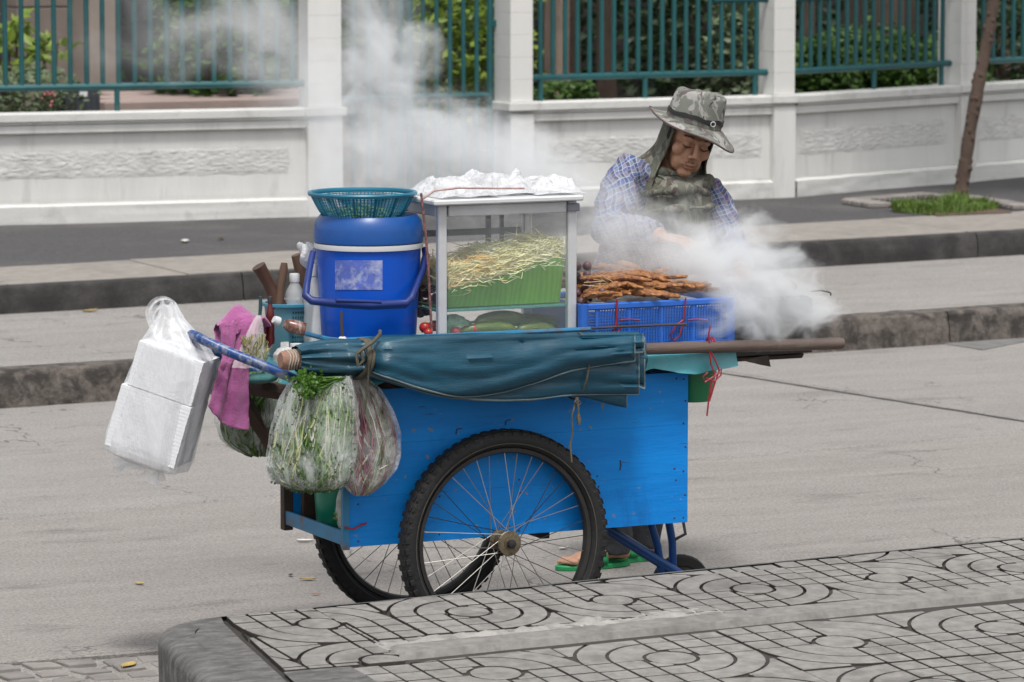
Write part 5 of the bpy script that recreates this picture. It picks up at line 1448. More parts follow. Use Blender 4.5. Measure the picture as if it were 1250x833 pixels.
mb.grid(twb, 26, 22, cv=True); obj('towel_bunch', mb, M_pink, to, 75)

# vegetable bags
M_vegfilm = film('clear vegetable bag film', (.74, .77, .77), .22, .10, 26, 1.0, (1, 1, .5), .55)
def veg_bag(outl, y, label, seed, cols, nst, thick=.55, stw=.0024):
    """outl: list of (py, left px, right px) of its outline in the photograph"""
    rr = random.Random(seed)
    L = []
    for (py, a, b_) in outl:
        p, q = at(a, py, y=y), at(b_, py, y=y); c = (p + q) / 2; L.append((c, (q - p).length / 2))
    def sec_(u):
        k = u * (len(L) - 1); i = min(int(k), len(L) - 2); t = k - i
        return L[i][0].lerp(L[i + 1][0], t), lerp(L[i][1], L[i + 1][1], t)
    rx = Vector(RIGHT); fy = Vector(FWH)
    t_ = thing('vegetable_bag', label, 'plastic bag', L[-1][0], 'clear bags of vegetables hung on the cart')
    mb = MB()
    def f(u, v):
        c, w = sec_(u); a = 2 * math.pi * v
        fo = 1 + (.10 * (1 - u) + .015) * (1 - 2 * abs(math.sin(4.5 * a + 1.5 * u + seed))) + .03 * math.sin(13 * a + 3 * u) * (1 - .6 * u) + .05 * fbm(math.cos(a) * 2 + seed, math.sin(a) * 2, u * 4)
        return c + rx * (w * math.cos(a) * fo) + fy * (w * thick * math.sin(a) * fo)
    mb.grid(f, 34, 44, cv=True); obj('film', mb, M_vegfilm, t_, 75)
    for mi, (mt, frac, w0) in enumerate(cols):
        mb = MB()
        for k in range(int(nst * frac)):
            a = 2 * math.pi * rr.random(); r0 = math.sqrt(rr.uniform(.25, .93)); tw2 = rr.gauss(0, .5); u0 = max(0, rr.gauss(.03, .06)) if rr.random() < .45 else rr.uniform(0, .6); u1 = min(.985, max(u0 + .15, rr.gauss(.9, .12))); pts = []
            for j in range(7):
                u = lerp(u0, u1, j / 6); c, w = sec_(u); rr2 = r0 * (.95 if u > .1 else .8); aa = a + tw2 * (u - .3) + rr.gauss(0, .11)
                pts.append(c + rx * (w * rr2 * math.cos(aa)) + fy * (w * thick * rr2 * math.sin(aa)))
            mb.tube(pts, [w0 * s_ for s_ in (.7, .9, 1, 1.1, 1.2, 1.2, .8)], 4, squash=(1.5, .6))
        obj('stems', mb, mt, t_, 60)['kind'] = 'stuff'
    return t_, sec_, rx, fy
M_st1 = mat('green herb stems', (.13, .24, .05), .5, .4, 40); M_st2 = mat('pale yellow stems', (.45, .46, .22), .5, .3, 40); M_st3 = mat('mauve stems', (.30, .13, .17), .5, .4, 40); M_st4 = mat('whitish stems', (.52, .52, .42), .5, .3, 40); M_st5 = mat('dark herb leaves', (.03, .08, .015), .5, .4, 40)
t_, sec_, rx, fy = veg_bag([(459, 366, 424), (470, 356, 428), (490, 347, 431), (520, 337, 432), (550, 330, 431), (572, 328, 429), (587, 334, 425), (596, 352, 415), (600, 370, 395)], -.045, 'plump clear bag of green herbs hanging below the parasol butt', 5,
    [(M_st1, .50, .0017), (M_st2, .14, .0016), (M_st4, .16, .0018), (M_st5, .20, .0018)], 1500, .42)
mb = MB(); rr = random.Random(31)
for k in range(2600):
    u = rr.uniform(.06, .97); a = rr.uniform(math.pi * .9, 2.1 * math.pi); c, w = sec_(u); r0 = rr.uniform(.7, .96)
    p = c + rx * (w * r0 * math.cos(a)) + fy * (w * .42 * r0 * math.sin(a)); s_ = rr.uniform(.004, .012); d = V(rr.gauss(0, .8), rr.gauss(0, .5), rr.gauss(0, 1)).normalized() * s_; e = d.cross(fy).normalized() * s_ * .35
    mb.add([p, p + d * .5 + e, p + d, p + d * .5 - e], [(0, 1, 2, 3)])
obj('herb_leaves', mb, M_st5, t_, 0)['kind'] = 'stuff'
veg_bag([(460, 424, 446), (475, 420, 462), (500, 420, 475), (530, 421, 485), (555, 421, 486), (575, 420, 479), (590, 421, 468), (600, 427, 456), (605, 433, 447)], -.025, 'slimmer clear bag of mauve and white long stems beside the herb bag', 6,
    [(M_st3, .46, .0022), (M_st4, .30, .0022), (M_st1, .24, .0018)], 900)
veg_bag([(455, 300, 360), (470, 285, 362), (490, 272, 360), (515, 266, 354), (535, 270, 346), (548, 284, 338), (557, 305, 328)], .36, 'clear bag of green vegetables hanging behind the timber strut', 8,
    [(M_st1, .6, .005), (M_leafm, .4, .006)], 260)
lettuce = MB(); rr = random.Random(14)
# parsley sprig above the herb bag
mb = MB()
for k in range(150):
    p = at(rr.gauss(377, 9), rr.gauss(468, 8), y=-.10 + rr.uniform(-.02, .03))
    for j in range(3):
        d = V(rr.gauss(0, 1), rr.gauss(-.3, .5), rr.gauss(-.3, 1)).normalized() * rr.uniform(.007, .015); e = d.cross(V(rr.gauss(0, .3), -1, rr.gauss(0, .3))).normalized() * d.length * .4
        mb.add([p, p + d * .5 + e, p + d, p + d * .5 - e], [(0, 1, 2, 3)])
for k in range(40):
    p = at(rr.uniform(380, 425), rr.uniform(460, 466), y=-.085); mb.tube([p, at(rr.gauss(378, 8), rr.gauss(470, 6), y=-.10)], .0016, 4)
o = obj('parsley', mb, leaf_mat('parsley leaves', (.03, .11, .008), (.11, .24, .02), 40), None, 0); tag(o, 'bright green parsley sprigs poking out above the herb bag', 'parsley', kind='stuff')

# small blue-grey basket with pestles, bottles
M_bask = mat('blue-grey plastic basket', (.10, .24, .30), .45, .12, 8, .05, 40)
kc = at(353, 400, y=.44)
kb = thing('utensil_basket', 'small blue-grey plastic basket holding wooden pestles and bottles', 'basket', (kc.x, .44, TZ + .003))
z1_ = at(353, 374, y=.37).z
obj('wall', MB().lathe([(.001, TZ + .004), (.058, TZ + .004), (.060, TZ + .008), (.074, z1_), (.071, z1_), (.057, TZ + .012), (.001, TZ + .012)], (kc.x, .44, 0), 40), M_bask, kb, 40)
obj('rim', MB().lathe([(.071, z1_ - .006), (.082, z1_ - .004), (.083, z1_ + .004), (.071, z1_ + .005)], (kc.x, .44, 0), 40, closed=True), mat('teal blue rim', (.06, .26, .38), .4, .1), kb, 40)
mb = MB()
for i in range(12):
    for j in range(7):
        a = -math.pi / 2 - PHI * 0 + (i - 2) * .11; z = lerp(TZ + .05, z1_ - .02, j / 6); r = lerp(.0605, .0745, (z - TZ) / (z1_ - TZ)) + .0006
        mb.box((kc.x + r * math.cos(a), .44 + r * math.sin(a), z), (.0045, .002, .006), Matrix.Rotation(a + math.pi / 2, 3, 'Z'))
obj('slot_grid', mb, mat('dark slots', (.02, .05, .06), .8), kb, 0)
M_pest = mat('polished dark wood', (.075, .034, .022), .5, .35, 6, .2, 30, (.04, .018, .012), .6, 6, stretch=(1, 1, .3)); M_pest2 = mat('raw wood', (.11, .062, .040), .75, .3, 6, .4, 30, stretch=(1, 1, .25))
def pest(pts, rs2, y, label, mt, cap=True):
    P3 = [at(a, b_, y=y) for a, b_ in pts]; o_ = obj('wooden_pestle', MB().tube(P3, rs2, 16), mt, None, 50); return tag(o_, label, 'pestle', 'wooden pestles in the utensil basket')
pest([(315.5, 325), (319, 331), (327, 345), (334, 360), (340, 375)], [.0215, .0205, .0185, .022, .028], .42, 'thick polished wooden pestle leaning left out of the basket', M_pest)
pest([(347, 321), (346.5, 328), (343, 348), (341, 372)], [.009, .0125, .0125, .012], .40, 'thin flat wooden spatula handle between pestle and bottle', M_pest2)
pest([(362, 311), (365, 320), (371, 345), (376, 375)], [.0165, .019, .02, .02], .46, 'raw wooden pestle behind the clear bottle', M_pest2)
M_clear = bpy.data.materials.new('clear bottle plastic'); M_clear.use_nodes = True; bq = M_clear.node_tree.nodes['Principled BSDF']
bq.inputs['Base Color'].default_value = (.82, .84, .84, 1); bq.inputs['Roughness'].default_value = .12; bq.inputs['Alpha'].default_value = .38; bq.inputs['Specular IOR Level'].default_value = .8
def bottle(px, pyt, pyb, y, r, label, cap_m, body_m=None, liquid=None, tilt=None):
    t0, t1 = at(px, pyt, y=y), at(px, pyb, y=y); h = t0.z - t1.z
    c = t1; M_ = tilt or Matrix.Identity(3)
    t_ = thing('bottle', label, 'bottle', c)
    rr_ = [(.001, 0), (r * .9, 0), (r, .01)]
    for k in range(1, 7): rr_.append((r * (1 if k % 2 else .94), h * (.05 + .085 * k)))
    rr_ += [(r, h * .60), (r * .8, h * .72), (r * .48, h * .82), (r * .42, h * .86)]
    obj('body', MB().lathe(rr_, c, 24, M=M_), body_m or M_clear, t_, 50)
    obj('cap', MB().lathe([(r * .5, h * .85), (r * .52, h * .86), (r * .52, h * .985), (r * .46, h), (.001, h)], c, 20, M=M_), cap_m, t_, 40)
    if liquid: obj('contents', MB().lathe([(.001, .004), (r * .86, .004), (r * .88, h * .5), (.001, h * .5)], c, 20, M=M_), liquid, t_, 50)
    return t_
bottle(360, 334, 405, .41, .030, 'clear plastic bottle with white cap standing in the basket', M_whitep)
bottle(383, 322, 420, .36, .031, 'large ribbed clear water bottle tucked behind the bucket', M_whitep)
bottle(330, 362, 420, .20, .013, 'slim dark red sauce bottle behind the pink towel', mat('dark cap', (.03, .03, .035), .5), mat('dark red sauce', (.10, .012, .012), .3, .3, 20))
bt = thing('sauce_bottle', 'brown striped sauce bottle lying on its side with a white cap', 'bottle', at(355, 400, y=.14))
ax = [at(338, 392, y=.16), at(347, 395, y=.16), at(352, 397, y=.16), at(362, 400, y=.15), at(373, 403, y=.14)]
obj('body', MB().tube(ax[1:], [.011, .019, .021, .020], 16), mat('brown sauce behind film', (.14, .06, .045), .25, .7, 40, 0, None, (.5, .45, .4), .6, 20, stretch=(3, 1, 1)), bt, 60)
obj('cap', MB().tube([at(334, 390, y=.16), ax[0], at(341, 393, y=.16)], [.011, .014, .013], 14), M_whitep, bt, 40)
jar = thing('sauce_jar', 'jar of orange-red chilli sauce in front of the basket', 'jar', at(362, 420, y=.12))
pj = at(362, 424, y=.12)
obj('body', MB().lathe([(.001, 0), (.024, 0), (.026, .01), (.026, .045), (.018, .055), (.001, .055)], (pj.x, .12, TZ + .01), 20), mat('chilli sauce', (.45, .06, .015), .2, .4, 12), jar, 50)
obj('lid', MB().lathe([(.019, .054), (.019, .066), (.001, .067)], (pj.x, .12, TZ + .01), 18), M_whitep, jar, 40)
pk = at(348, 418, y=.10); mb = MB()
def pkf(u, v):
    a = 2 * math.pi * v; r = .026 * math.sin(math.pi * min(.999, u)) ** .5 * (1 + .25 * fbm(math.cos(a) * 2, math.sin(a) * 2, u * 5)) if u < .75 else .008 * (1 + .3 * math.sin(5 * a))
    return V(pk.x + 1.3 * r * math.cos(a), .10 + r * math.sin(a), TZ + .01 + u * .075)
mb.grid(pkf, 16, 16, cv=True); o = obj('spice_bag', mb, film('knotted bag film', (.8, .78, .75), .6, .2, 40, .7), None, 60); tag(o, 'small knotted clear bag of sauce by the rail', 'plastic bag')
# white knotted bag next to the bucket handle
mb = MB()
def kn2(u, v):
    a = 2 * math.pi * v; c = at(lerp(371, 383, u), lerp(296, 330, u), y=.36); r = (.010 + .020 * math.sin(math.pi * u) ** .7) * (1 + .4 * math.sin(3 * a + 5 * u))
    return c + V(r * math.cos(a), r * .6 * math.sin(a), r * .3 * math.sin(a))
mb.grid(kn2, 14, 18, cv=True); o = obj('white_bag', mb, M_filmw, None, 60); tag(o, 'white plastic bag knot sticking out left of the bucket', 'plastic bag')
# chopsticks / pen in a clear bag
o = obj('pen_knife', MB().tube([at(318, 362, y=.20), at(318, 375, y=.2), at(317, 388, y=.2)], [.005, .006, .005], 8), mat('dark teal handle', (.02, .06, .07), .5), None, 60); tag(o, 'thin dark handle standing upright behind the pink towel', 'knife')
mb = MB()
def cbg(u, v):
    a = 2 * math.pi * v; c = at(lerp(316, 306, u), lerp(385, 448, u), y=.16); r = lerp(.006, .050, u ** .8) * (1 + .15 * math.sin(5 * a))
    return c + V(r * math.cos(a), r * .6 * math.sin(a), 0)
mb.grid(cbg, 18, 24, cv=True); cb = thing('herb_bag', 'open clear bag of dried herbs between towel and basket', 'plastic bag', at(306, 448, y=.16)); obj('film', mb, film('herb bag film', (.85, .83, .8), .35, .2, 20, .6), cb, 70)
mb = MB()
for k in range(160):
    p = at(rr.uniform(296, 324), rr.uniform(418, 446), y=.16 + rr.uniform(-.03, .03)); d = V(rr.gauss(0, .4), rr.gauss(0, .3), 1).normalized() * .03; mb.tube([p, p + d], .0016, 4)
obj('herbs', mb, mat('dried herb stalks', (.26, .25, .09), .7, .4, 40), cb, 0)['kind'] = 'stuff'
# teal cloth bundle under the handle
mb = MB().blob(at(318, 462, y=.16), (.055, .03, .016), 16, 8); o = obj('folded_rag', mb, mat('teal and brown rag', (.05, .16, .16), .9, .5, 10, .5, 30, (.16, .09, .06), .8, 9), None, 60); tag(o, 'folded teal and brown rag on the timber ledge', 'rag')

# under the body: green bucket and a clear bag on the floor board
gb = at(385, 620, x=-.43)
gk = thing('green_bucket', 'green plastic bucket on the floor of the open cart end', 'bucket', (-.40, .32, .362))
obj('body', MB().lathe([(.001, .363), (.075, .363), (.080, .37), (.092, .56), (.095, .565), (.095, .575), (.089, .575), (.076, .375), (.001, .375)], (-.375, .325, 0), 36), mat('emerald plastic', (.005, .20, .13), .35, .1), gk, 40)
obj('rim', MB().lathe([(.092, .560), (.100, .562), (.100, .576), (.092, .577)], (-.375, .325, 0), 36, closed=True), mat('emerald rim', (.006, .22, .14), .35, .1), gk, 40)
mb = MB()
def cb2(u, v):
    a = 2 * math.pi * v; r = .058 * (math.sin(math.pi * min(.97, u * .82 + .1))) ** .45 * (1 + .12 * math.sin(6 * a + 3 * u) + .1 * fbm(math.cos(a) * 2, math.sin(a) * 2, u * 4))
    return V(-.430 + r * .72 * math.cos(a), .135 + r * math.sin(a), .364 + u * .16)
mb.grid(cb2, 20, 26, cv=True); fb2 = thing('floor_bag', 'clear plastic bag of leftovers beside the green bucket', 'plastic bag', (-.43, .135, .362)); obj('film', mb, film('floor bag film', (.8, .82, .8), .45, .2, 24, .7), fb2, 70)
mb = MB()
for k in range(60):
    p = V(-.43 + rr.gauss(0, .015), .135 + rr.gauss(0, .022), .375 + abs(rr.gauss(0, .05))); d = V(rr.gauss(0, 1), rr.gauss(0, 1), rr.gauss(0, .5)).normalized() * .035; mb.tube([p, p + d], .004, 4)
obj('leaves', mb, M_st1, fb2, 0)['kind'] = 'stuff'

# ---- litter on the road
M_dry = mat('dry yellow leaf', (.42, .30, .10), .7, .35, 30); M_paper = mat('paper scrap', (.62, .60, .55), .8, .15, 20); M_orange = mat('orange scrap', (.50, .17, .05), .7, .3, 20)
lit = [(170, 714, 0, M_dry, .030, 'small dry yellow leaf on the road below the long joint'), (376, 709, 0, M_dry, .034, 'curled yellow leaf on the road left of the far wheel'), (355, 704, 0, M_wood, .022, 'dark twist of bark beside the curled leaf'), (157, 815, -.004, M_dry, .055, 'long dry leaf lying on the broken gutter stones'),
       (372, 662, 0, M_paper, .04, 'white paper scrap on the road under the cart end'), (688, 671, 0, M_paper, .03, 'pale scrap on the road behind the spokes'), (386, 727, 0, M_orange, .02, 'pinkish scrap near the curled leaf'), (43, 494, .0, M_orange, .045, 'orange scrap at the foot of the island kerb'), (84, 492, 0, M_paper, .045, 'white scrap at the foot of the island kerb'),
       (110, 381, ZI, M_dry, .06, 'yellow leaf at the foot of the far kerb'), (2, 380, ZI, M_dry, .05, 'yellow leaf at the left picture edge by the far kerb'), (226, 296, ZF, M_paper, .07, 'white scrap on the far asphalt footpath'), (270, 293, ZF, M_bark, .05, 'dark scrap on the far asphalt footpath'), (1150, 410, 0, M_dry, .03, 'tiny yellow speck at the island kerb on the far right')]
for (px, py, z, mt, s_, lb) in lit:
    c = at(px, py, z=z); mb = MB(); a0 = rr.uniform(0, 3)
    def lf(u, v):
        w = math.sin(math.pi * min(.995, max(.02, u))) ** .8 * .42; x, y = (u - .5) * s_ * 1.6, (v - .5) * s_ * w * 1.6
        return V(c.x + x * math.cos(a0) - y * math.sin(a0), c.y + x * math.sin(a0) + y * math.cos(a0), z + .005 + s_ * .10 * abs(v - .5) * 2 + s_ * .12 * (u - .5) ** 2)
    mb.grid(lf, 9, 5); o = obj('litter_scrap' if mt in (M_paper, M_orange, M_wood, M_bark) else 'fallen_leaf', mb, mt, None, 70); tag(o, lb, 'litter' if mt in (M_paper, M_orange, M_wood, M_bark) else 'leaf', 'scraps and leaves lying on the ground')
# ================================================================== THE VENDOR
M_skin = mat('sun-browned skin', (.44, .235, .145), .48, .16, 45, .3, 160, (.28, .13, .08), .45, 18, .5, .7, sub=.08, bdist=.002)
mt, nt, bb, oc = new_mat('blue plaid cotton')
dn = nt.nodes.new('ShaderNodeTexNoise'); dn.inputs['Scale'].default_value = 9; nt.links.new(oc, dn.inputs['Vector'])
ds = nt.nodes.new('ShaderNodeVectorMath'); ds.operation = 'SCALE'; ds.inputs['Scale'].default_value = .07; nt.links.new(dn.outputs['Color'], ds.inputs[0])
da = nt.nodes.new('ShaderNodeVectorMath'); da.operation = 'ADD'; nt.links.new(oc, da.inputs[0]); nt.links.new(ds.outputs[0], da.inputs[1])
def band(axis, sc, w, rotv=(0, 0, 0)):
    sp = nt.nodes.new('ShaderNodeSeparateXYZ'); nt.links.new(_map(nt, da.outputs[0], (1, 1, 1), rotv), sp.inputs[0])
    fr = _math(nt, 'FRACT', _math(nt, 'MULTIPLY', sp.outputs[axis], sc)); return _math(nt, 'LESS_THAN', fr, w)
rv = (rad(10), rad(20), rad(28))
cc = _mix(nt, _math(nt, 'MULTIPLY', band(0, 38, .5, rv), .7), (.17, .19, .25), (.024, .036, .09))
cc = _mix(nt, _math(nt, 'MULTIPLY', band(2, 38, .5, rv), .6), cc, (.05, .09, .28))
cc = _mix(nt, _math(nt, 'MULTIPLY', band(0, 22, .10, (rad(8), rad(14), rad(25))), .0), cc, (.5, .1, .1))
cc = _mix(nt, _math(nt, 'MULTIPLY', band(2, 76, .2, rv), .55), cc, (.42, .45, .50))
cc = _mix(nt, _math(nt, 'MULTIPLY', band(0, 76, .2, rv), .55), cc, (.42, .45, .50))
cc = _mix(nt, _math(nt, 'MULTIPLY', band(0, 19, .08, rv), .4), cc, (.22, .07, .12))
cc = _mix(nt, _math(nt, 'MULTIPLY', band(2, 19, .08, rv), .4), cc, (.22, .07, .12))
nt.links.new(cc, bb.inputs['Base Color']); bb.inputs['Roughness'].default_value = .9
bn = nt.nodes.new('ShaderNodeBump'); bn.inputs['Strength'].default_value = .5; bn.inputs['Distance'].default_value = .02; nt.links.new(_noise(nt, oc, 14, 3, .5, 1.2), bn.inputs['Height']); nt.links.new(bn.outputs[0], bb.inputs['Normal'])
M_plaid = mt
def camo(name, cols, sc):
    mt, nt, bb, oc = new_mat(name); v = _noise(nt, oc, 8, 2, .5)
    c1 = _ramp(nt, [(.44, (0, 0, 0)), (.47, (1, 1, 1))], _noise(nt, _map(nt, oc, (1, 1, .6), loc=(3, 1, 2)), sc, 3, .6, 1.5))
    c2 = _ramp(nt, [(.55, (0, 0, 0)), (.58, (1, 1, 1))], _noise(nt, _map(nt, oc, (1, 1, .6), loc=(7, 5, 1)), sc * 1.2, 3, .6, 1.5))
    c3 = _ramp(nt, [(.62, (0, 0, 0)), (.645, (1, 1, 1))], _noise(nt, _map(nt, oc, (1, 1, .5), loc=(1, 9, 4)), sc * 1.5, 3, .65, 2))
    cc = _mix(nt, c1, cols[0], cols[1]); cc = _mix(nt, c2, cc, cols[2]); cc = _mix(nt, c3, cc, cols[3])
    nt.links.new(cc, bb.inputs['Base Color']); bb.inputs['Roughness'].default_value = .95
    bn = nt.nodes.new('ShaderNodeBump'); bn.inputs['Strength'].default_value = .4; bn.inputs['Distance'].default_value = .008; nt.links.new(_noise(nt, oc, 30, 4, .6), bn.inputs['Height']); nt.links.new(bn.outputs[0], bb.inputs['Normal']); return mt
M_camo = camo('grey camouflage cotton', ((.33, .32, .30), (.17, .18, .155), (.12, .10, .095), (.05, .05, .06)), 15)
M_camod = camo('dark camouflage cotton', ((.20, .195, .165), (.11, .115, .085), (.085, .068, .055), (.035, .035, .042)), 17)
M_pants = mat('charcoal trousers', (.030, .032, .037), .9, .2, 20, .4, 80)
M_sandal = mat('green rubber sandal', (.012, .27, .085), .5, .1, 20)

HY = .97
HC = at(840, 169, y=HY)                                 # centre of the head
HM = Matrix.Rotation(-PHI, 3, 'Z') @ Matrix.Rotation(rad(15), 3, 'Y') @ Matrix.Rotation(rad(20), 3, 'Z') @ Matrix.Rotation(rad(15), 3, 'X')
H = lambda x, y, z: HC + HM @ V(x, y, z)
an1 = at(750, 692, z=.0); an2 = at(786, 684, z=.0)
person = thing('person', 'person in camouflage sun hat, neck flap and blue plaid shirt bending over the smoking grill', 'person', (an1.x + .06, an1.y + .02, 0))
sL, sR = at(763, 212, y=1.02), at(868, 238, y=1.00)       # shoulders as seen left / right
hip = V(1.06, 1.27, .88); hL, hR = hip + V(-.075, .02, 0), hip + V(.085, -.01, 0)
elL, wrL = at(741, 276, y=.90), at(808, 288, y=.66)
elR, wrR = at(893, 305, y=.90), at(905, 330, y=.62)
neck = at(824, 220, y=1.02)
def ell_loft(mb, secs, n=20):
    """secs: (centre, half width along the viewer's right, half depth)"""
    rx, fy = Vector(RIGHT), Vector(FWH); vs = []; fs = []
    for (c, a, b_) in secs:
        for j in range(n):
            w = 2 * math.pi * j / n; vs.append(c + rx * a * math.cos(w) + fy * b_ * math.sin(w))
    for i in range(len(secs) - 1):
        for j in range(n): fs.append((i * n + j, i * n + (j + 1) % n, (i + 1) * n + (j + 1) % n, (i + 1) * n + j))
    fs.append(tuple(range(n - 1, -1, -1))); fs.append(tuple((len(secs) - 1) * n + j for j in range(n)))
    mb.add(vs, fs)
def finger(mb, base, d, bend, L, r):
    """three-jointed finger that curls towards bend"""
    pts = [base]; dd = d.normalized(); rs2 = [r]
    for k, f in enumerate((.42, .32, .26)):
        dd = (dd + bend * (.12 + .22 * k)).normalized(); pts.append(pts[-1] + dd * L * f); rs2.append(r * (.94 - .08 * k))
    pts.append(pts[-1] + dd * r * .5); rs2.append(r * .45); mb.tube(pts, rs2, 8)
def hand(mb, wr, d, pn, thumb_side):
    """palm, four unequal fingers and a thumb leaving the side of the palm; pn = palm side"""
    d = d.normalized(); pn = (pn - d * pn.dot(d)).normalized(); s_ = d.cross(pn) * thumb_side
    Mx = Matrix((s_, d, pn)).transposed()
    mb.blob(wr + d * .05, (.041, .052, .015), 14, 10, Mx)
    for k, (o, L) in enumerate(((.028, .070), (.010, .078), (-.009, .072), (-.027, .056))):
        finger(mb, wr + d * .088 + s_ * o, d + s_ * o * 2.2, pn, L, .0085)
    finger(mb, wr + d * .035 + s_ * .034, d * .6 + s_ * .8, pn * .7 - s_ * .2, .062, .0098)
bd = MB()
# head
bd.blob(H(0, .012, .030), (.074, .092, .092), 20, 14, HM); bd.blob(H(0, -.026, -.050), (.052, .058, .064), 18, 12, HM)
bd.blob(H(0, -.066, -.096), (.027, .020, .018), 12, 8, HM)
for s_ in (-1, 1):
    bd.blob(H(s_ * .044, -.056, -.022), (.023, .020, .024), 12, 8, HM); bd.blob(H(s_ * .031, -.074, .004), (.0155, .011, .0105), 12, 8, HM)
    bd.blob(H(s_ * .0125, -.094, -.030), (.0085, .010, .008), 10, 8, HM); bd.blob(H(s_ * .031, -.050, -.064), (.021, .026, .032), 12, 8, HM)
    bd.blob(H(s_ * .075, .012, -.008), (.008, .018, .03), 10, 8, HM)
bd.tube([H(-.048, -.066, .022), H(-.026, -.081, .027), H(0, -.084, .022), H(.026, -.081, .027), H(.048, -.066, .022)], [.008, .0095, .008, .0095, .008], 8)
bd.tube([H(0, -.082, .020), H(0, -.094, .0), H(0, -.105, -.020), H(0, -.106, -.028)], [.0075, .0085, .0105, .011], 10)
bd.tube([H(-.026, -.078, -.060), H(-.012, -.088, -.055), H(0, -.0905, -.056), H(.012, -.088, -.055), H(.026, -.078, -.060)], [.003, .0058, .0056, .0058, .003], 8)
bd.tube([H(-.022, -.079, -.063), H(-.010, -.0865, -.068), H(0, -.088, -.069), H(.010, -.0865, -.068), H(.022, -.079, -.063)], [.003, .006, .0065, .006, .003], 8)
# neck, trunk and limbs, one skin
bd.tube([H(0, .02, -.03), H(0, .03, -.09), neck, neck + V(0, .03, -.07)], [.055, .052, .056, .07], 16)
ell_loft(bd, [(hip + V(0, 0, -.09), .12, .09), (hip, .145, .10), (hip.lerp(neck, .3), .125, .09), (hip.lerp(neck, .62), .14, .10), (hip.lerp(neck, .85), .135, .085), (neck, .06, .055)])
def limb(mb, pts, rs2, n=14): mb.tube(pts, rs2, n)
limb(bd, [neck + V(0, .02, -.06), sL, sL.lerp(elL, .5), elL, elL.lerp(wrL, .35), wrL], [.05, .050, .043, .037, .036, .025])
limb(bd, [neck + V(0, .02, -.06), sR, sR.lerp(elR, .5), elR, elR.lerp(wrR, .35), wrR], [.05, .050, .043, .037, .036, .025])
hand(bd, wrL, wrL - elL + V(.03, 0, -.03), V(0, .1, -1), 1); hand(bd, wrR, wrR - elR + V(0, 0, -.02), V(0, .1, -1), -1)
for (h, an, kx) in ((hL, an1, -.02), (hR, an2, .03)):
    knee = V(lerp(h.x, an.x, .5) + kx, lerp(h.y, an.y, .5) - .03, .47)
    limb(bd, [h, h.lerp(knee, .5), knee, knee.lerp(an + V(0, 0, .09), .35), an + V(0, 0, .09), an + V(0, 0, .045)], [.078, .068, .052, .05, .034, .032])
    # foot: heel, arch, ball and five toes pointing to the viewer's left
    fd = V(-1, .06, 0).normalized(); sd = V(-fd.y, fd.x, 0)
    bd.tube([an + fd * -.045 + V(0, 0, .045), an + fd * .0 + V(0, 0, .055), an + fd * .06 + V(0, 0, .050), an + fd * .12 + V(0, 0, .036), an + fd * .155 + V(0, 0, .030)], [.028, .034, .033, .030, .020], 14, squash=(1.15, .75))
    for k in range(5): 
        o = (k - 2) * .0155; bd.tube([an + fd * .145 + sd * o + V(0, 0, .029), an + fd * (.185 - .006 * abs(k - 1)) + sd * o + V(0, 0, .030), an + fd * (.20 - .008 * abs(k - 1)) + sd * o + V(0, 0, .024)], [.012, .0105, .006], 8)
body = obj('body', bd, M_skin, person, 180); remesh(body, .0040, 5)
# brows, lash lines, lips, thin moustache
M_hair = mat('black hair', (.012, .010, .009), .7, .3, 60)
for s_ in (-1, 1):
    obj('eyebrow', MB().tube([H(s_ * .019, -.0890, .031), H(s_ * .031, -.0865, .035), H(s_ * .048, -.072, .030)], [.0014, .0021, .0009], 6), M_hair, person, 60)
    obj('eye_lashes', MB().tube([H(s_ * .017, -.0835, .000), H(s_ * .031, -.0865, -.0035), H(s_ * .046, -.077, .0005)], [.0012, .0022, .0014], 6), M_hair, person, 60)
obj('lips', MB().tube([H(-.024, -.0815, -.0615), H(-.011, -.0925, -.0605), H(0, -.0945, -.0620), H(.011, -.0925, -.0605), H(.024, -.0815, -.0615)], [.0008, .0020, .0018, .0020, .0008], 8), mat('dark lips', (.17, .055, .045), .5, .1), person, 60)
rr = random.Random(3); mb = MB()
for k in range(46):
    x = rr.uniform(-.026, .026); p = H(x, -.0945 + 6.5 * x * x, -.046 + rr.gauss(0, .003) - abs(x) * .18); mb.tube([p, p + HM @ V(x * .08, -.001, -.004)], .00035, 3)
for k in range(30):
    x = rr.uniform(-.018, .018); p = H(x, -.0865 + 4 * x * x, -.098 + rr.gauss(0, .004)); mb.tube([p, p + HM @ V(0, -.001, -.003)], .0003, 3)
obj('stubble', mb, M_hair, person, 0)['kind'] = 'stuff'
obj('side_hair', MB().tube([H(-.074, -.02, .035), H(-.077, -.025, .0), H(-.072, -.03, -.02)], [.012, .01, .003], 8), M_hair, person, 60)
# shirt
sh = MB(); mid = (sL + sR) / 2
ell_loft(sh, [(hip + V(0, 0, -.13), .165, .125), (hip + V(0, 0, -.02), .168, .128), (hip.lerp(mid, .35), .158, .120), (hip.lerp(mid, .65), .172, .125), (hip.lerp(mid, .88), .172, .115), (mid + V(0, .01, -.02), .140, .080), (neck + V(0, .03, -.055), .070, .06)])
limb(sh, [neck + V(0, .03, -.045), sL + V(0, 0, -.005), sL.lerp(elL, .3), sL.lerp(elL, .7), elL, elL.lerp(wrL, .3), elL.lerp(wrL, .7), elL.lerp(wrL, .93)], [.060, .066, .066, .061, .060, .056, .046, .041])
limb(sh, [neck + V(0, .03, -.045), sR + V(0, 0, -.005), sR.lerp(elR, .3), sR.lerp(elR, .7), elR, elR.lerp(wrR, .3), elR.lerp(wrR, .7), elR.lerp(wrR, .93)], [.060, .066, .066, .061, .058, .055, .046, .041])
so = obj('shirt', sh, M_plaid, person, 180); remesh(so, .009, 4)
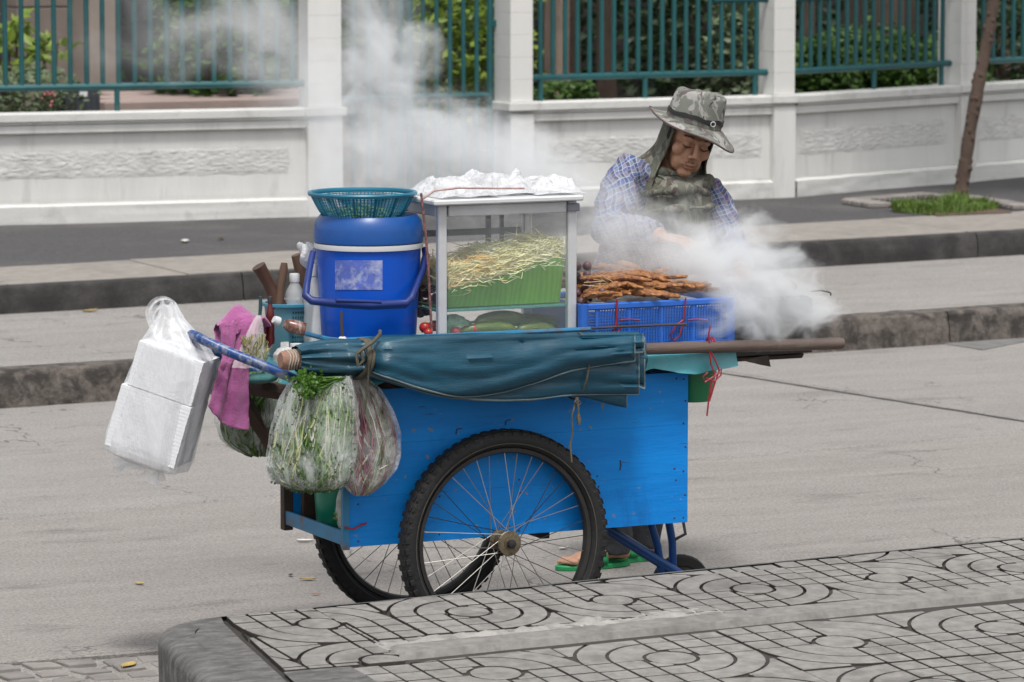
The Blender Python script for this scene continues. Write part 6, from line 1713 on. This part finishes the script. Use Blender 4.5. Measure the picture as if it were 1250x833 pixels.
tx = bpy.data.textures.new('cloth folds', 'CLOUDS'); tx.noise_scale = .09; dm = so.modifiers.new('folds', 'DISPLACE'); dm.texture = tx; dm.strength = .030; dm.mid_level = .5
# trousers
tr = MB()
ell_loft(tr, [(hip + V(0, 0, -.12), .158, .12), (hip + V(0, 0, -.04), .160, .12), (hip + V(0, 0, .05), .15, .11)])
for (h, an, kx) in ((hL, an1, -.02), (hR, an2, .03)):
    knee = V(lerp(h.x, an.x, .5) + kx, lerp(h.y, an.y, .5) - .03, .47)
    limb(tr, [h + V(0, 0, -.02), h.lerp(knee, .5), knee, knee.lerp(an, .5), an + V(0, 0, .10), an + V(0, 0, .045)], [.095, .085, .074, .066, .060, .058])
to2 = obj('trousers', tr, M_pants, person, 180); remesh(to2, .009, 3); dm = to2.modifiers.new('folds', 'DISPLACE'); dm.texture = tx; dm.strength = .016
# sandals
for an in (an1, an2):
    fd = V(-1, .06, 0).normalized(); sd = V(-fd.y, fd.x, 0); mb = MB(); ol = []
    for k in range(24):
        w = 2 * math.pi * k / 24; x = math.cos(w) * .135; wd = .040 + .010 * math.cos(w); ol.append((x, math.sin(w) * wd))
    mb.prism(ol, .002, .017, .003, T=lambda p: an + fd * (p.x + .078) + sd * p.y + V(0, 0, p.z)); s0 = obj('sandal_sole', mb, M_sandal, person, 40)
    for (x0, x1) in ((.055, .085), (.10, .085)):
        mb = MB()
        def st_(u, v, x0=x0, x1=x1):
            a = math.pi * u; x = lerp(x0, x1, u) + (v - .5) * .034; return an + fd * x + sd * (.043 * math.cos(a)) + V(0, 0, .020 + (.052 - .12 * (x - .05)) * math.sin(a) ** .8)
        mb.grid(st_, 16, 4); o = obj('sandal_strap', mb, M_sandal, person, 70); o.modifiers.new('thick', 'SOLIDIFY').thickness = .004
# neck flap and scarf
sc_ = MB()
def hood(u, v):
    th = lerp(rad(60 - 14 * smooth01((v - .5) * 2)), rad(300 + 14 * smooth01((v - .5) * 2)), u); z = lerp(.070, -.185, v); fl = smooth01((v - .45) / .55)
    rx_, ry_ = lerp(.086, .138, fl) , lerp(.104, .150, fl); wv = 1 + (.015 + .05 * fl) * math.sin(7 * th + 3 * v) + .05 * fl * fbm(th * 2, v * 4)
    p = V(-math.sin(th) * rx_ * wv, -math.cos(th) * ry_ * wv + .010, z)
    return HC + HM @ p
sc_.grid(hood, 72, 30)
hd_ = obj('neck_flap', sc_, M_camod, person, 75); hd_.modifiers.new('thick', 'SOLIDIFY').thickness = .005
mb = MB()
ns = [(H(0, .006, -.118), .078, .070), (H(-.004, .002, -.135), .088, .084), (at(832, 218, y=.98), .096, .098), (at(826, 234, y=.97), .108, .118), (at(824, 252, y=.965), .112, .134), (at(828, 272, y=.955), .098, .138), (at(832, 292, y=.95), .080, .132)]
def scarf(u, v):
    k = u * (len(ns) - 1); i = min(int(k), len(ns) - 2); t = k - i; c = ns[i][0].lerp(ns[i + 1][0], t); a_, b2 = lerp(ns[i][1], ns[i + 1][1], t), lerp(ns[i][2], ns[i + 1][2], t)
    w = 2 * math.pi * v; fo = 1 + .06 * math.sin(6 * w + 5 * u) + .05 * math.sin(11 * w - 3 * u) + .10 * fbm(math.cos(w) * 2, math.sin(w) * 2, u * 3)
    dz = .016 * math.sin(3 * w + u * 9) * u
    return c + Vector(RIGHT) * a_ * fo * math.cos(w) + Vector(FWH) * b2 * fo * math.sin(w) + V(0, 0, dz)
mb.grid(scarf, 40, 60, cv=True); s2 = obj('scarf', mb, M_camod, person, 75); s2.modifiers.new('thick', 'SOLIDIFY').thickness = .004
# loose turns of the scarf round the neck
for k, (c0, a_, b2, r, tl) in enumerate(((H(0, .004, -.125), .080, .076, .012, .2), (at(829, 222, y=.985), .092, .098, .013, -.25), (at(822, 236, y=.965), .106, .120, .013, .3), (at(826, 254, y=.955), .106, .134, .012, -.35))):
    pts = []; rs2 = []
    for j in range(40):
        w = 2 * math.pi * j / 40; pts.append(c0 + Vector(RIGHT) * a_ * math.cos(w) * (1 + .05 * math.sin(3 * w + k)) + Vector(FWH) * b2 * math.sin(w) * (1 + .05 * math.sin(2 * w + k * 2)) + V(0, 0, tl * .06 * math.cos(w + k) + .012 * math.sin(2 * w + 1.7 * k)))
        rs2.append(r * (1 + .45 * math.sin(2 * w + 2.1 * k) + .3 * math.sin(5 * w + k)))
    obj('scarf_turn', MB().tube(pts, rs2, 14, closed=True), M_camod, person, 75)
# hat
hat = bpy.data.objects.new('sun_hat', None); col.objects.link(hat); hat.parent = person; hat.location = HC - person.location
KM = Matrix.Rotation(-PHI, 3, 'Z') @ Matrix.Rotation(rad(15), 3, 'Y') @ Matrix.Rotation(rad(18), 3, 'Z') @ Matrix.Rotation(rad(5), 3, 'X')
KC = HC + HM @ V(.0, -.002, .054)
def crown(u, v):
    w = 2 * math.pi * v; cw_, sw = math.cos(w), math.sin(w)
    pr = [(.092, 0), (.092, .02), (.089, .05), (.086, .078), (.081, .098), (.069, .108), (.035, .104), (.001, .098)]
    k = u * 7; i = min(int(k), 6); t = k - i; r = lerp(pr[i][0], pr[i + 1][0], t); z = lerp(pr[i][1], pr[i + 1][1], t)
    z += .012 * math.cos(w + 1.2) * u + (.006 * fbm(cw_ * 2, sw * 2, u * 3)); r *= 1 + .03 * math.cos(2 * w) + .035 * u * fbm(cw_ * 1.5 + 3, sw * 1.5, u * 2)
    return KC + KM @ V(r * cw_ * .97, r * sw * 1.10 + .008, z)
mb = MB(); mb.grid(crown, 24, 48, cv=True); obj('crown', mb, M_camo, hat, 75)
def brim(u, v):
    w = 2 * math.pi * v; r = lerp(.0925, .154, u); cw_, sw = math.cos(w), math.sin(w)
    droop = -.030 * u ** 1.4 - .022 * u * max(0, cw_) ** 2 + .040 * u ** 2 * max(0, -cw_) ** 3 + .010 * u * math.sin(3 * w + .8)
    return KC + KM @ V(r * cw_ * .97, r * sw * 1.06 + .008, .004 + droop)
mb = MB(); mb.grid(brim, 14, 64, cv=True); o = obj('brim', mb, M_camo, hat, 75); o.modifiers.new('thick', 'SOLIDIFY').thickness = .004
obj('brim_edge', MB().tube([brim(1.0, k / 64) for k in range(64)], .0028, 6, closed=True), mat('brown edge binding', (.12, .085, .085), .9, .2), hat, 60)
mb = MB()
def bnd(u, v):
    p = crown(lerp(.13, .205, u), v); c = KC + KM @ V(0, .008, 0); d = p - c; ax = KM @ V(0, 0, 1); d = (d - ax * d.dot(ax)).normalized(); return p + d * .0025
mb.grid(bnd, 3, 64, cv=True); obj('hat_band', mb, mat('black strap', (.012, .012, .013), .6, .2), hat, 60)
pb_ = bnd(.5, .80); obj('buckle', MB().tube([pb_ + KM @ V(.008 * math.cos(w), -.004, .008 * math.sin(w)) for w in [2 * math.pi * j / 14 for j in range(14)]], .0015, 6, closed=True), M_whitep, hat, 60)
# ================================================================== SMOKE
def smoke_cloud(name, label, blobs, vox, pad, sigma, freq, seed, warp=(.10, .045, .018), thresh=(.34, .70), erode=1.0, soft=.25):
    """a body of drifting smoke: soft puffs torn into billows and wisps by turbulent noise, held in a voxel grid"""
    B = []
    for (px, py, y, rx_, ry_, rz_, s_) in blobs:
        c = at(px, py, y=y); k = (c - Vector(CAM)).length / FPX; B.append((c, (rx_ * k, ry_, rz_ * k), s_))
    lo = [min(c[i] - r[i] * pad for c, r, _ in B) for i in range(3)]; hi = [max(c[i] + r[i] * pad for c, r, _ in B) for i in range(3)]
    org = V((lo[0] + hi[0]) / 2, (lo[1] + hi[1]) / 2, lo[2])
    me = bpy.data.meshes.new(name); o = bpy.data.objects.new(name, me); col.objects.link(o); o.location = org
    ng = bpy.data.node_groups.new(name + ' field', 'GeometryNodeTree'); N = ng.nodes; Lk = ng.links
    ng.interface.new_socket('Geometry', in_out='INPUT', socket_type='NodeSocketGeometry'); ng.interface.new_socket('Geometry', in_out='OUTPUT', socket_type='NodeSocketGeometry')
    out = N.new('NodeGroupOutput'); pos = N.new('GeometryNodeInputPosition').outputs[0]
    def vm(op, a, b_=None, sc=None):
        n = N.new('ShaderNodeVectorMath'); n.operation = op
        for i, v_ in enumerate((a, b_)):
            if v_ is None: continue
            if isinstance(v_, (tuple, list, Vector)): n.inputs[i].default_value = tuple(v_)
            else: Lk.new(v_, n.inputs[i])
        if sc is not None: n.inputs['Scale'].default_value = sc
        return n.outputs['Value'] if op == 'LENGTH' else n.outputs[0]
    def ma(op, a, b_=None, c=None, clamp=False):
        n = N.new('ShaderNodeMath'); n.operation = op; n.use_clamp = clamp
        for i, v_ in enumerate((a, b_, c)):
            if v_ is None: continue
            if isinstance(v_, (int, float)): n.inputs[i].default_value = v_
            else: Lk.new(v_, n.inputs[i])
        return n.outputs[0]
    def nz(vec, sc, det, rough=.6, col_=False, dist=0.0):
        n = N.new('ShaderNodeTexNoise'); n.inputs['Scale'].default_value = sc; n.inputs['Detail'].default_value = det; n.inputs['Roughness'].default_value = rough; n.inputs['Distortion'].default_value = dist
        Lk.new(vec, n.inputs['Vector']); return n.outputs['Color' if col_ else 'Fac']
    def sm(v_, a, b_):
        n = N.new('ShaderNodeMapRange'); n.interpolation_type = 'SMOOTHSTEP'; n.inputs['From Min'].default_value = a; n.inputs['From Max'].default_value = b_; Lk.new(v_, n.inputs['Value']); return n.outputs[0]
    p0 = vm('MULTIPLY', vm('ADD', pos, V(seed, seed * 1.7, seed * .6)), (1.0, .38, 1.0));   # sheets drawn out across the wind
    q = pos; w = None
    for k, amp in enumerate(warp):                       # each finer swirl is carried by the coarser one
        src = p0 if w is None else vm('ADD', p0, w)
        d = vm('SCALE', vm('SUBTRACT', nz(src, freq * (.5, 1.5, 4.2)[k], 1, .5, True), (.5, .5, .5)), sc=amp * 4)
        w = d if w is None else vm('ADD', w, d)
    q = vm('ADD', pos, w); tot = None
    for (c, r, s_) in B:
        d = vm('LENGTH', vm('DIVIDE', vm('SUBTRACT', q, c - org), r))
        f = ma('MULTIPLY', sm(d, 1.2, .0), s_); tot = f if tot is None else ma('ADD', tot, f)
    pw = vm('ADD', p0, vm('SCALE', w, sc=.9))
    n1 = nz(pw, freq, 8, .66); n2 = nz(vm('ADD', pw, (5.2, 1.3, 8.1)), freq * 2.1, 7, .68)
    rid = ma('SUBTRACT', 1.0, ma('MULTIPLY', ma('ABSOLUTE', ma('SUBTRACT', n2, .5)), 5.0), None, True)      # thin bright sheets
    tex = ma('ADD', ma('MULTIPLY', n1, .72), ma('MULTIPLY', rid, .28))
    lim = ma('SUBTRACT', thresh[0] + .16, ma('MULTIPLY', ma('MINIMUM', tot, 1.0), .30 * erode))
    n = N.new('ShaderNodeMapRange'); n.interpolation_type = 'SMOOTHSTEP'; Lk.new(tex, n.inputs['Value']); Lk.new(lim, n.inputs['From Min']); Lk.new(ma('ADD', lim, thresh[1] - thresh[0]), n.inputs['From Max'])
    dens = ma('MULTIPLY', ma('ADD', ma('MULTIPLY', n.outputs[0], 1 - soft), soft * .6), ma('MULTIPLY', ma('MINIMUM', tot, 1.4), sm(tot, .02, .22)))
    vc = N.new('GeometryNodeVolumeCube'); Lk.new(dens, vc.inputs['Density'])
    vc.inputs['Min'].default_value = tuple(V(*lo) - org); vc.inputs['Max'].default_value = tuple(V(*hi) - org)
    for i, ax in enumerate('XYZ'): vc.inputs['Resolution ' + ax].default_value = max(8, int((hi[i] - lo[i]) / (vox * (1.4 if i == 1 else 1))))
    mt = bpy.data.materials.new(name); mt.use_nodes = True; nt = mt.node_tree
    for n in list(nt.nodes):
        if n.type == 'BSDF_PRINCIPLED': nt.nodes.remove(n)
    pv = nt.nodes.new('ShaderNodeVolumePrincipled'); pv.inputs['Color'].default_value = (.968, .983, .994, 1); pv.inputs['Density'].default_value = sigma; pv.inputs['Anisotropy'].default_value = .1
    nt.links.new(pv.outputs[0], nt.nodes['Material Output'].inputs['Volume'])
    sm_ = N.new('GeometryNodeSetMaterial'); sm_.inputs['Material'].default_value = mt; Lk.new(vc.outputs[0], sm_.inputs['Geometry']); Lk.new(sm_.outputs[0], out.inputs[0])
    md = o.modifiers.new('field', 'NODES'); md.node_group = ng
    tag(o, label, 'smoke', 'smoke drifting off the grill', 'stuff')
    return o
smoke_cloud('grill_smoke', 'thick white smoke billowing off the grill in front of the vendor', [
    (975, 372, .08, 44, .16, 34, 1.2), (945, 352, .12, 62, .18, 48, 1.3), (905, 385, .02, 55, .13, 32, .95), (950, 392, .02, 50, .12, 26, .9), (910, 318, .20, 58, .18, 52, 1.1), (868, 300, .26, 52, .16, 50, .8), (880, 350, .12, 46, .12, 46, .7),
    (918, 275, .34, 28, .10, 30, .5), (845, 340, .2, 50, .12, 40, .35)], .0055, 1.35, 12.0, 10.5, 3.3, (.050, .040, .026), (.39, .61), 1.15, .12)
smoke_cloud('chest_smoke', 'thin smoke rising across the chest of the vendor and the chicken', [
    (850, 292, .40, 66, .16, 50, .95), (805, 306, .32, 95, .18, 58, 1.0), (840, 340, .16, 70, .12, 42, .9), (740, 290, .36, 95, .16, 62, .95), (760, 262, .46, 80, .16, 46, .5), (750, 330, .24, 80, .12, 38, .6),
    (868, 262, .46, 30, .10, 34, .35), (700, 240, .46, 70, .14, 56, .5)], .0080, 1.35, 5.0, 8.0, 5.1, (.070, .054, .034), (.39, .66), 1.1, .2)
smoke_cloud('drifting_smoke', 'pale smoke drifting left over the glass case towards the gate', [
    (700, 220, .52, 85, .18, 66, .6), (645, 190, .58, 95, .2, 64, .85), (575, 180, .66, 100, .22, 70, 1.0), (505, 190, .72, 95, .22, 80, 1.1), (620, 225, .56, 100, .16, 50, .6), (690, 285, .04, 60, .05, 70, .5), (610, 265, .03, 80, .05, 50, .42), (560, 130, .8, 70, .2, 60, .4),
    (475, 120, .80, 74, .22, 76, 1.15), (460, 55, .86, 72, .22, 66, 1.25), (505, 75, .84, 46, .12, 54, .75), (445, 0, .9, 70, .2, 46, .9), (450, 200, .78, 75, .18, 76, .95), (400, 215, .8, 70, .15, 50, .45)], .0095, 1.35, 5.4, 6.5, 7.9, (.085, .060, .038), (.38, .65), 1.12, .22)
smoke_cloud('thin_smoke', 'thin bluish smoke veil in front of the left railing', [
    (375, 60, 1.05, 90, .25, 90, .95), (330, 15, 1.1, 95, .25, 55, .85), (270, 60, 1.15, 90, .22, 75, .7), (200, 40, 1.2, 90, .22, 65, .55), (400, 125, .98, 60, .2, 60, .75), (330, 110, 1.05, 90, .2, 55, .6), (370, 190, 1.0, 95, .2, 80, .45), (130, 55, 1.2, 80, .2, 70, .35)], .014, 1.35, 3.0, 5.0, 12.3, (.12, .070, .036), (.37, .70), 1.05, .3)
